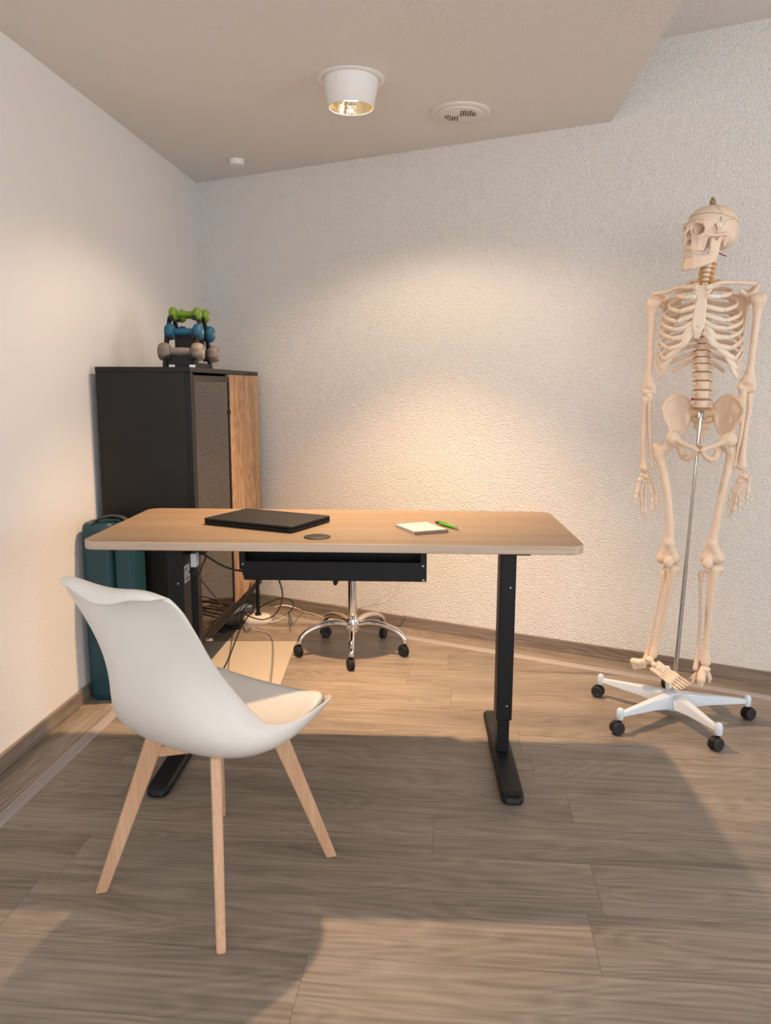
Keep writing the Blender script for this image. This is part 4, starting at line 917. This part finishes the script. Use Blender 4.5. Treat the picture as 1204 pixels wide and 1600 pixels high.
# ribs
aw = [0.056, 0.088, 0.108, 0.120, 0.126, 0.129, 0.132, 0.134, 0.135, 0.134, 0.118, 0.085]
drop = [0.036, 0.045, 0.066, 0.075, 0.076, 0.080, 0.089, 0.100, 0.107, 0.110, 0.07, 0.04]
stz = [-0.008, -0.034, -0.064, -0.090, -0.112, -0.130, -0.146]
for s in (-1, 1):
    prev_c = None
    for i in range(12):
        zs = 0.036 - 0.0245 * i; a = aw[i]; d = drop[i]; dp = min(1.0, 0.62 + 0.10 * i)
        if i < 10:
            fu = (0.62, 0.62, 0.62, 0.62, 0.64, 0.68, 0.74, 0.82, 0.88, 0.92)[i]
            fw = (0.070, 0.078, 0.084, 0.088, 0.090, 0.088, 0.082, 0.070, 0.056, 0.044)[i]
            pts = [(s * 0.016, -0.055, zs), (s * 0.045, -0.055 - 0.028 * dp, zs - 0.004), (s * a * 0.80, -0.060 * dp, zs - 0.20 * d), (s * a, -0.008, zs - 0.48 * d), (s * a * 0.93, fw * 0.60, zs - 0.78 * d), (s * a * fu, fw, zs - d)]
        elif i == 10:
            pts = [(s * 0.016, -0.055, zs), (s * 0.05, -0.08, zs - 0.01), (s * a * 0.85, -0.055, zs - 0.035), (s * a, -0.01, zs - 0.06), (s * a * 0.97, 0.02, zs - 0.072)]
        else:
            pts = [(s * 0.016, -0.055, zs), (s * 0.045, -0.075, zs - 0.01), (s * a, -0.065, zs - 0.04)]
        P = spline([Tm(p) for p in pts], 8); n = len(P)
        r = MB().tube(P, [0.0072 if k < n - 1 else 0.006 for k in range(n)], 10, flat=0.42, up=(0, 0, 1)).build('rib', B, sk, world_coords=True, smooth=True)
        if i < 10:
            e = pts[-1]
            if i < 7:
                su = -0.006; tgt = (su + s * 0.014, 0.094 + 0.001 * i, stz[i])
                midp = (s * a * fu * 0.55 + su * 0.5, max(fw, 0.092) + 0.006, (e[2] * (0.72 if i > 4 else 0.5) + tgt[2] * (0.28 if i > 4 else 0.5)) - (0.006 if i > 3 else 0))
                cp = [e, midp, tgt] if i < 5 else [e, midp, ((midp[0] + tgt[0]) / 2, 0.103, midp[2] * 0.45 + tgt[2] * 0.55), tgt]
            else:
                cp = [e, tuple((e[k] * 0.5 + prev_c[k] * 0.5) + (-0.004 if k == 2 else 0) for k in range(3)), prev_c]
            prev_c = cp[1]
            C_ = spline([Tm(p) for p in cp], 8)
            cme = MB().tube(C_, [0.0074 + (0.0042 if i > 4 else 0.001) * math.sin(math.pi * k / len(C_)) for k in range(len(C_))], 10, flat=0.45, up=(0, 0, 1)).build('costal_cartilage', M['cartilage'], r, smooth=True)
# spine
def cyl_ring(c, r, h, m, name, sq=0.8):
    rings = []
    for z, sc in ((-h / 2, 0.96), (-h * 0.42, 1.0), (0, 0.90), (h * 0.42, 1.0), (h / 2, 0.96)):
        rings.append([tuple(Vector(c) + EL * (r * sc * math.cos(t)) + EF * (r * sq * sc * math.sin(t)) + Vector((0, 0, z))) for t in [2 * math.pi * k / 24 for k in range(24)]])
    return MB().loft(rings)
spine_px = [((1110, 404), -0.01), ((1104, 422), 0.0), ((1101, 442), -0.01), ((1100, 462), -0.03), ((1099, 490), -0.05), ((1097, 520), -0.045), ((1096, 550), -0.03), ((1097, 580), -0.01), ((1096, 610), 0.0), ((1095, 640), 0.0)]
SPP = [(1.0877, 2.7332, 1.6237), (1.0786, 2.7262, 1.5894), (1.0799, 2.7386, 1.5492), (1.0908, 2.7644, 1.5100), (1.0961, 2.7785, 1.4515), (1.0962, 2.7730, 1.3862), (1.0908, 2.7536, 1.3201), (1.0884, 2.7308, 1.2543), (1.0878, 2.7181, 1.1891), (1.0890, 2.7219, 1.1279)]
sc_ = spline(SPP, 30)
cum = [0]
for i in range(1, len(sc_)): cum.append(cum[-1] + (sc_[i] - sc_[i - 1]).length)
def at_len(l):
    for i in range(1, len(cum)):
        if cum[i] >= l: return sc_[i - 1].lerp(sc_[i], (l - cum[i - 1]) / (cum[i] - cum[i - 1]))
    return sc_[-1]
hs = [0.0148] * 7 + [0.0190 + 0.0005 * i for i in range(12)] + [0.030, 0.031, 0.032, 0.032, 0.031]
tot = sum(hs); l = 0
for i, h in enumerate(hs):
    hh = h * cum[-1] / tot; c = at_len(l + hh * 0.5); l += hh
    r = 0.0125 if i < 7 else 0.013 + 0.0006 * (i - 7) if i < 19 else 0.0215 + 0.0004 * (i - 19)
    dh = hh * (0.24 if i < 19 else 0.22)
    vb = cyl_ring(c, r, hh - dh, B, 'v')
    # processes
    back = 0.030 if i < 7 else 0.040; tw = 0.024 if i < 7 else 0.026 if i < 19 else 0.036
    vb.tube([c - EF * (r * 0.6), c - EF * back + Vector((0, 0, -0.004 if i < 7 else -0.012))], [0.0055, 0.004], 8)
    for s in (-1, 1):
        vb.tube([c - EF * (r * 0.5) + EL * (s * r * 0.5), c - EF * (r * 0.75) + EL * (s * tw)], [0.0055, 0.0035], 8)
        vb.tube([c - EF * (r * 1.0) + EL * (s * r * 0.6) + Vector((0, 0, hh * 0.4)), c - EF * (r * 1.1) + EL * (s * r * 0.65) - Vector((0, 0, hh * 0.45))], [0.0045, 0.0045], 8)
    vo = vb.build('vertebra', B, sk, world_coords=True, smooth='auto')
    if i < 23 or True:
        cd = c - Vector((0, 0, hh * 0.5))
        cyl_ring(cd, r * (1.03 if i >= 19 else 0.96), dh * 1.05, None, 'd').build('disc', M['disc'], sk, world_coords=True, smooth='auto')
    if i < 7 or 16 <= i:
        for s in (-1, 1):
            nm = MB()
            a = c - EF * (r * 0.5) + EL * (s * (r * 0.9)) - Vector((0, 0, hh * 0.45))
            b = a + EL * (s * (0.014 if i < 7 else 0.013)) - Vector((0, 0, 0.006)) + EF * 0.003
            nm.tube([a, a.lerp(b, 0.25), a.lerp(b, 0.5), a.lerp(b, 0.75), b], [0.0048, 0.0062, 0.0064, 0.0045, 0.0025] if i < 7 else [0.003, 0.003, 0.003, 0.0025, 0.0018], 8)
            nm.build('nerve_root', M['nerve'], vo, smooth=True)
MB().ball(V3(Vector((1.0560, 2.7192, 1.1595))), 0.0058, 12).build('artery_bead', M['red'], sk, world_coords=True, smooth=True)

# pelvis (in the figure's frame, origin at mid hip height)
PC = Vector((1.0934, 2.7201, 1.0531))
def Q(u, w, z): return tuple(PC + EL * u + EF * w + Vector((0, 0, z)))
RZ = math.atan2(EL.y, EL.x)
def hip(s):
    E_ = lambda u, w, z, r, ry=0, rx=0: ('e', Q(s * u, w, z), r, Euler((rx, ry * s, RZ)))
    pr = []
    crest = [(0.038, -0.045, 0.085), (0.062, -0.030, 0.112), (0.090, -0.008, 0.118), (0.115, 0.022, 0.102), (0.128, 0.045, 0.070)]
    acet = (0.090, 0.022, -0.030)
    pr += chain([Q(s * a, b, c) for a, b, c in crest], [0.0065] * 5)
    rows_ = [(0.038, -0.045, 0.085), (0.062, -0.030, 0.110), (0.090, -0.008, 0.117), (0.115, 0.022, 0.101), (0.128, 0.045, 0.070), (0.120, 0.047, 0.035)]
    midr = [(0.042, -0.044, 0.055), (0.058, -0.036, 0.058), (0.078, -0.020, 0.058), (0.097, 0.004, 0.052), (0.108, 0.025, 0.040), (0.108, 0.036, 0.015)]
    low = [(0.045, -0.040, 0.025), (0.056, -0.030, 0.012), (0.070, -0.010, 0.004), (0.082, 0.006, -0.006), (0.090, 0.018, -0.012), (0.096, 0.028, -0.016)]
    qq = lambda rr: [Q(s * a, b, c) for a, b, c in rr]
    pr += [plate(qq(rows_), qq(midr), 0.0032), plate(qq(midr), qq(low), 0.0042)]
    pr += chain(qq([(0.045, -0.042, 0.050), (0.047, -0.036, 0.022), (0.056, -0.020, 0.000), (0.070, 0.0, -0.014), (0.080, 0.022, -0.028)]), [0.009, 0.008, 0.007, 0.009, 0.012])
    pr += [('e', Q(s * acet[0], acet[1], acet[2]), (0.027, 0.024, 0.027))]
    pr += chain([Q(s * 0.080, 0.030, -0.030), Q(s * 0.050, 0.050, -0.048), Q(s * 0.022, 0.060, -0.058), Q(s * 0.008, 0.062, -0.064)], [0.012, 0.008, 0.009, 0.010])
    pr += chain([Q(s * 0.008, 0.062, -0.066), Q(s * 0.016, 0.055, -0.084), Q(s * 0.036, 0.032, -0.098), Q(s * 0.052, 0.005, -0.092), Q(s * 0.066, -0.002, -0.062), Q(s * 0.080, 0.008, -0.04)], [0.010, 0.0075, 0.010, 0.013, 0.012, 0.013])
    return bone('hip_bone', pr, 0.006, 0.0026)
hip(-1); hip(1)
bone('sacrum', [('e', Q(0, -0.035, 0.058), (0.034, 0.018, 0.020), Euler((0, 0, RZ))), ('c', Q(-0.036, -0.045, 0.062), Q(0.036, -0.045, 0.062), 0.016, 0.016), ('c', Q(-0.026, -0.055, 0.035), Q(0.026, -0.055, 0.035), 0.014, 0.014), ('c', Q(-0.016, -0.062, 0.010), Q(0.016, -0.062, 0.010), 0.012, 0.012), ('c', Q(-0.006, -0.060, -0.012), Q(0.006, -0.060, -0.012), 0.010, 0.010), ('c', Q(0, -0.055, -0.02), Q(0, -0.045, -0.048), 0.009, 0.004)],
     0.008, 0.0028, mat('aged_bone', (0.74, 0.54, 0.36), 0.45), cuts=[('e', Q(x, y, z), (0.005, 0.010, 0.004), Euler((0, 0, RZ))) for x, y, z in ((-0.019, -0.033, 0.046), (0.019, -0.033, 0.046), (-0.016, -0.042, 0.022), (0.016, -0.042, 0.022))])
MB().box(Q(0, 0.066, -0.062), (0.014, 0.010, 0.026), Euler((0, 0, RZ))).build('pubic_disc', M['disc'], sk, world_coords=True, bevel=0.003)

# skull: local frame x = head's left, y = face forward, z up; origin between the ears
HC = Vector((1.0808, 2.7253, 1.6904))
yaw = math.atan2(-0.30, -0.955) - math.pi / 2
HR = Euler((0, 0, yaw)).to_matrix() @ Euler((R(3), R(0), 0)).to_matrix()
def H(x, y, z): return tuple(HC + HR @ Vector((x, y, z)))
HE = HR.to_euler()
def he(x, y, z, r, e=None): return ('e', H(x, y, z), r, (HR @ e.to_matrix()).to_euler() if e else HE)
skull = [he(0, -0.010, 0.042, (0.068, 0.082, 0.068)), he(0, 0.030, 0.040, (0.058, 0.050, 0.056)), he(0, -0.045, 0.018, (0.058, 0.045, 0.050)),
         he(0, -0.02, 0.0, (0.054, 0.060, 0.026)), he(0, 0.055, -0.020, (0.032, 0.030, 0.030)), he(0, 0.062, -0.040, (0.031, 0.026, 0.016))]
for s in (-1, 1):
    skull += [('k', [H(s * 0.010, 0.082, 0.036), H(s * 0.030, 0.080, 0.040), H(s * 0.047, 0.068, 0.036), H(s * 0.051, 0.060, 0.020), H(s * 0.050, 0.060, 0.002), H(s * 0.036, 0.072, -0.008), H(s * 0.022, 0.082, -0.004), H(s * 0.015, 0.086, 0.010), H(s * 0.010, 0.084, 0.030)], [0.007, 0.007, 0.006, 0.005, 0.007, 0.007, 0.005, 0.0045, 0.006]),
              plate([H(s * 0.052, 0.052, 0.000), H(s * 0.036, 0.070, -0.010), H(s * 0.018, 0.082, -0.006)], [H(s * 0.034, 0.050, -0.046), H(s * 0.029, 0.066, -0.046), H(s * 0.018, 0.078, -0.048)], 0.005),
              ('k', [H(s * 0.053, 0.050, 0.0), H(s * 0.062, 0.030, -0.003), H(s * 0.066, 0.010, 0.000), H(s * 0.064, -0.010, 0.006)], [0.0075, 0.0050, 0.0042, 0.006]),
              ('c', H(s * 0.053, -0.022, 0.0), H(s * 0.048, -0.020, -0.026), 0.011, 0.006)]
skull += [('k', [H(0, 0.084, 0.034), H(0, 0.090, 0.022), H(0, 0.101, 0.003)], [0.008, 0.006, 0.004])]
cuts = [('k', [H(s * 0.032, 0.088, 0.016), H(s * 0.030, 0.062, 0.016), H(s * 0.020, 0.038, 0.014)], [0.0170, 0.0168, 0.011]) for s in (-1, 1)] + [('k', [H(0, 0.108, -0.020), H(0, 0.104, -0.006)], [0.011, 0.006])] + [('k', [H(s * 0.006, 0.10, -0.022), H(s * 0.005, 0.060, -0.018)], [0.0095, 0.008]) for s in (-1, 1)]
# hollow temple behind the cheekbone
cuts += [('k', [H(s * 0.052, 0.030, 0.030), H(s * 0.052, 0.026, 0.0), H(s * 0.050, 0.030, -0.03)], [0.007, 0.0105, 0.012]) for s in (-1, 1)]
so_ = organic('skull', skull, B, sk, 0.008, 0.0020, cuts=cuts, kc=0.003)
cuts2 = []
jaw = []
for s in (-1, 1):
    top_ = [(0.052, 0.000, -0.004), (0.050, 0.014, -0.022), (0.050, 0.032, -0.012)]
    bot_ = [(0.048, 0.004, -0.062), (0.048, 0.014, -0.070), (0.047, 0.030, -0.072)]
    hh_ = lambda rr: [H(s * a, b, c) for a, b, c in rr]
    jaw += [plate(hh_(top_), hh_(bot_), 0.0048), ('e', H(s * 0.053, 0.000, -0.004), (0.008, 0.006, 0.006))]
    up = [(0.048, 0.022, -0.060), (0.042, 0.038, -0.066), (0.034, 0.056, -0.070), (0.022, 0.073, -0.073), (0.0, 0.080, -0.074)]
    dn = [(0.048, 0.010, -0.076), (0.043, 0.034, -0.088), (0.035, 0.056, -0.097), (0.022, 0.076, -0.105), (0.0, 0.084, -0.106)]
    jaw += [plate(hh_(up), hh_(dn), 0.0065)]
jo = link('mandible', sdf_mesh('mandible', jaw, 0.006, 0.0020), B, so_, smooth=True)
for row, z0, z1 in (('u', -0.052, -0.0605), ('l', -0.070, -0.0612)):
    for k in range(-7, 8):
        if k == 0 and row == 'x': continue
        th = k / 7.5; ang = th * R(82)
        x = 0.0315 * math.sin(ang); y = 0.052 + 0.036 * math.cos(ang) - 0.002
        w = 0.0036 if abs(k) < 4 else 0.0044
        t_ = MB(); c0 = Vector((x, y, z0)); c1 = Vector((x, y, z1)); rings = []
        for t in (0, 0.35, 0.8, 1.0):
            cc = c0.lerp(c1, t); ww = w * (0.68, 0.92, 0.98, 0.80)[(0, 0.35, 0.8, 1.0).index(t)]
            tx = Vector((math.cos(ang), -math.sin(ang) * 1.1, 0)).normalized(); nx = Vector((-tx.y, tx.x, 0))
            rings.append([H(*(cc + tx * (ww * math.cos(q_)) + nx * (0.0042 * math.sin(q_)))) for q_ in [2 * math.pi * m_ / 10 for m_ in range(10)]])
        t_.loft(rings).build('tooth', M['teeth'], so_, smooth='auto')
def surf(pts, r, name, m, n=10):
    """line laid on the cranium: push points out to the skull surface"""
    out = []
    for p in spline([H(*p) for p in pts], n):
        c = Vector(H(0, -0.012, 0.035)); d = (p - c).normalized(); lo_, hi_ = 0.03, 0.13
        for _ in range(22):
            mdl = (lo_ + hi_) / 2
            if sdf_eval(np.array([c + d * mdl]), skull, 0.008)[0] < 0: lo_ = mdl
            else: hi_ = mdl
        out.append(c + d * (lo_ + 0.0001))
    MB().tube(out, r, 6).build(name, m, so_, smooth=True)
surf([(0.0, 0.09, 0.070), (-0.04, 0.07, 0.072), (-0.07, 0.02, 0.072), (-0.075, -0.03, 0.062), (-0.06, -0.08, 0.055), (0, -0.10, 0.05)], 0.0007, 'cut_line', M['dark_line'])
surf([(0.0, 0.09, 0.070), (0.04, 0.07, 0.072), (0.07, 0.02, 0.072), (0.075, -0.03, 0.062), (0.06, -0.08, 0.055), (0, -0.10, 0.05)], 0.0007, 'cut_line', M['dark_line'])
surf([(0.0, 0.02, 0.13), (-0.04, 0.018, 0.10), (-0.07, 0.016, 0.074)], 0.0005, 'suture', M['dark_line'])
surf([(-0.07, -0.035, 0.064), (-0.074, -0.028, 0.055), (-0.075, -0.005, 0.050), (-0.075, 0.01, 0.030)], 0.0005, 'suture', M['dark_line'])
surf([(-0.07, 0.018, 0.060), (-0.07, 0.028, 0.030), (-0.07, 0.028, 0.018)], 0.0016, 'jaw_spring', M['steel'])
surf([(-0.07, 0.018, 0.060), (-0.07, 0.016, 0.030), (-0.07, 0.016, 0.018)], 0.0016, 'jaw_spring', M['steel'])
MB().lathe([(0.0100, 0.0), (0.0095, 0.012), (0.006, 0.016), (0.006, 0.020), (0.0025, 0.023)], H(0, 0.004, 0.1095), 'Z', 12).build('crown_screw', M['brass'], so_)
MB().tube([(1.1027, 2.7271, 1.6497), (1.1348, 2.7139, 1.6322)], [0.0022, 0.0018], 8).build('artery', M['red'], so_)
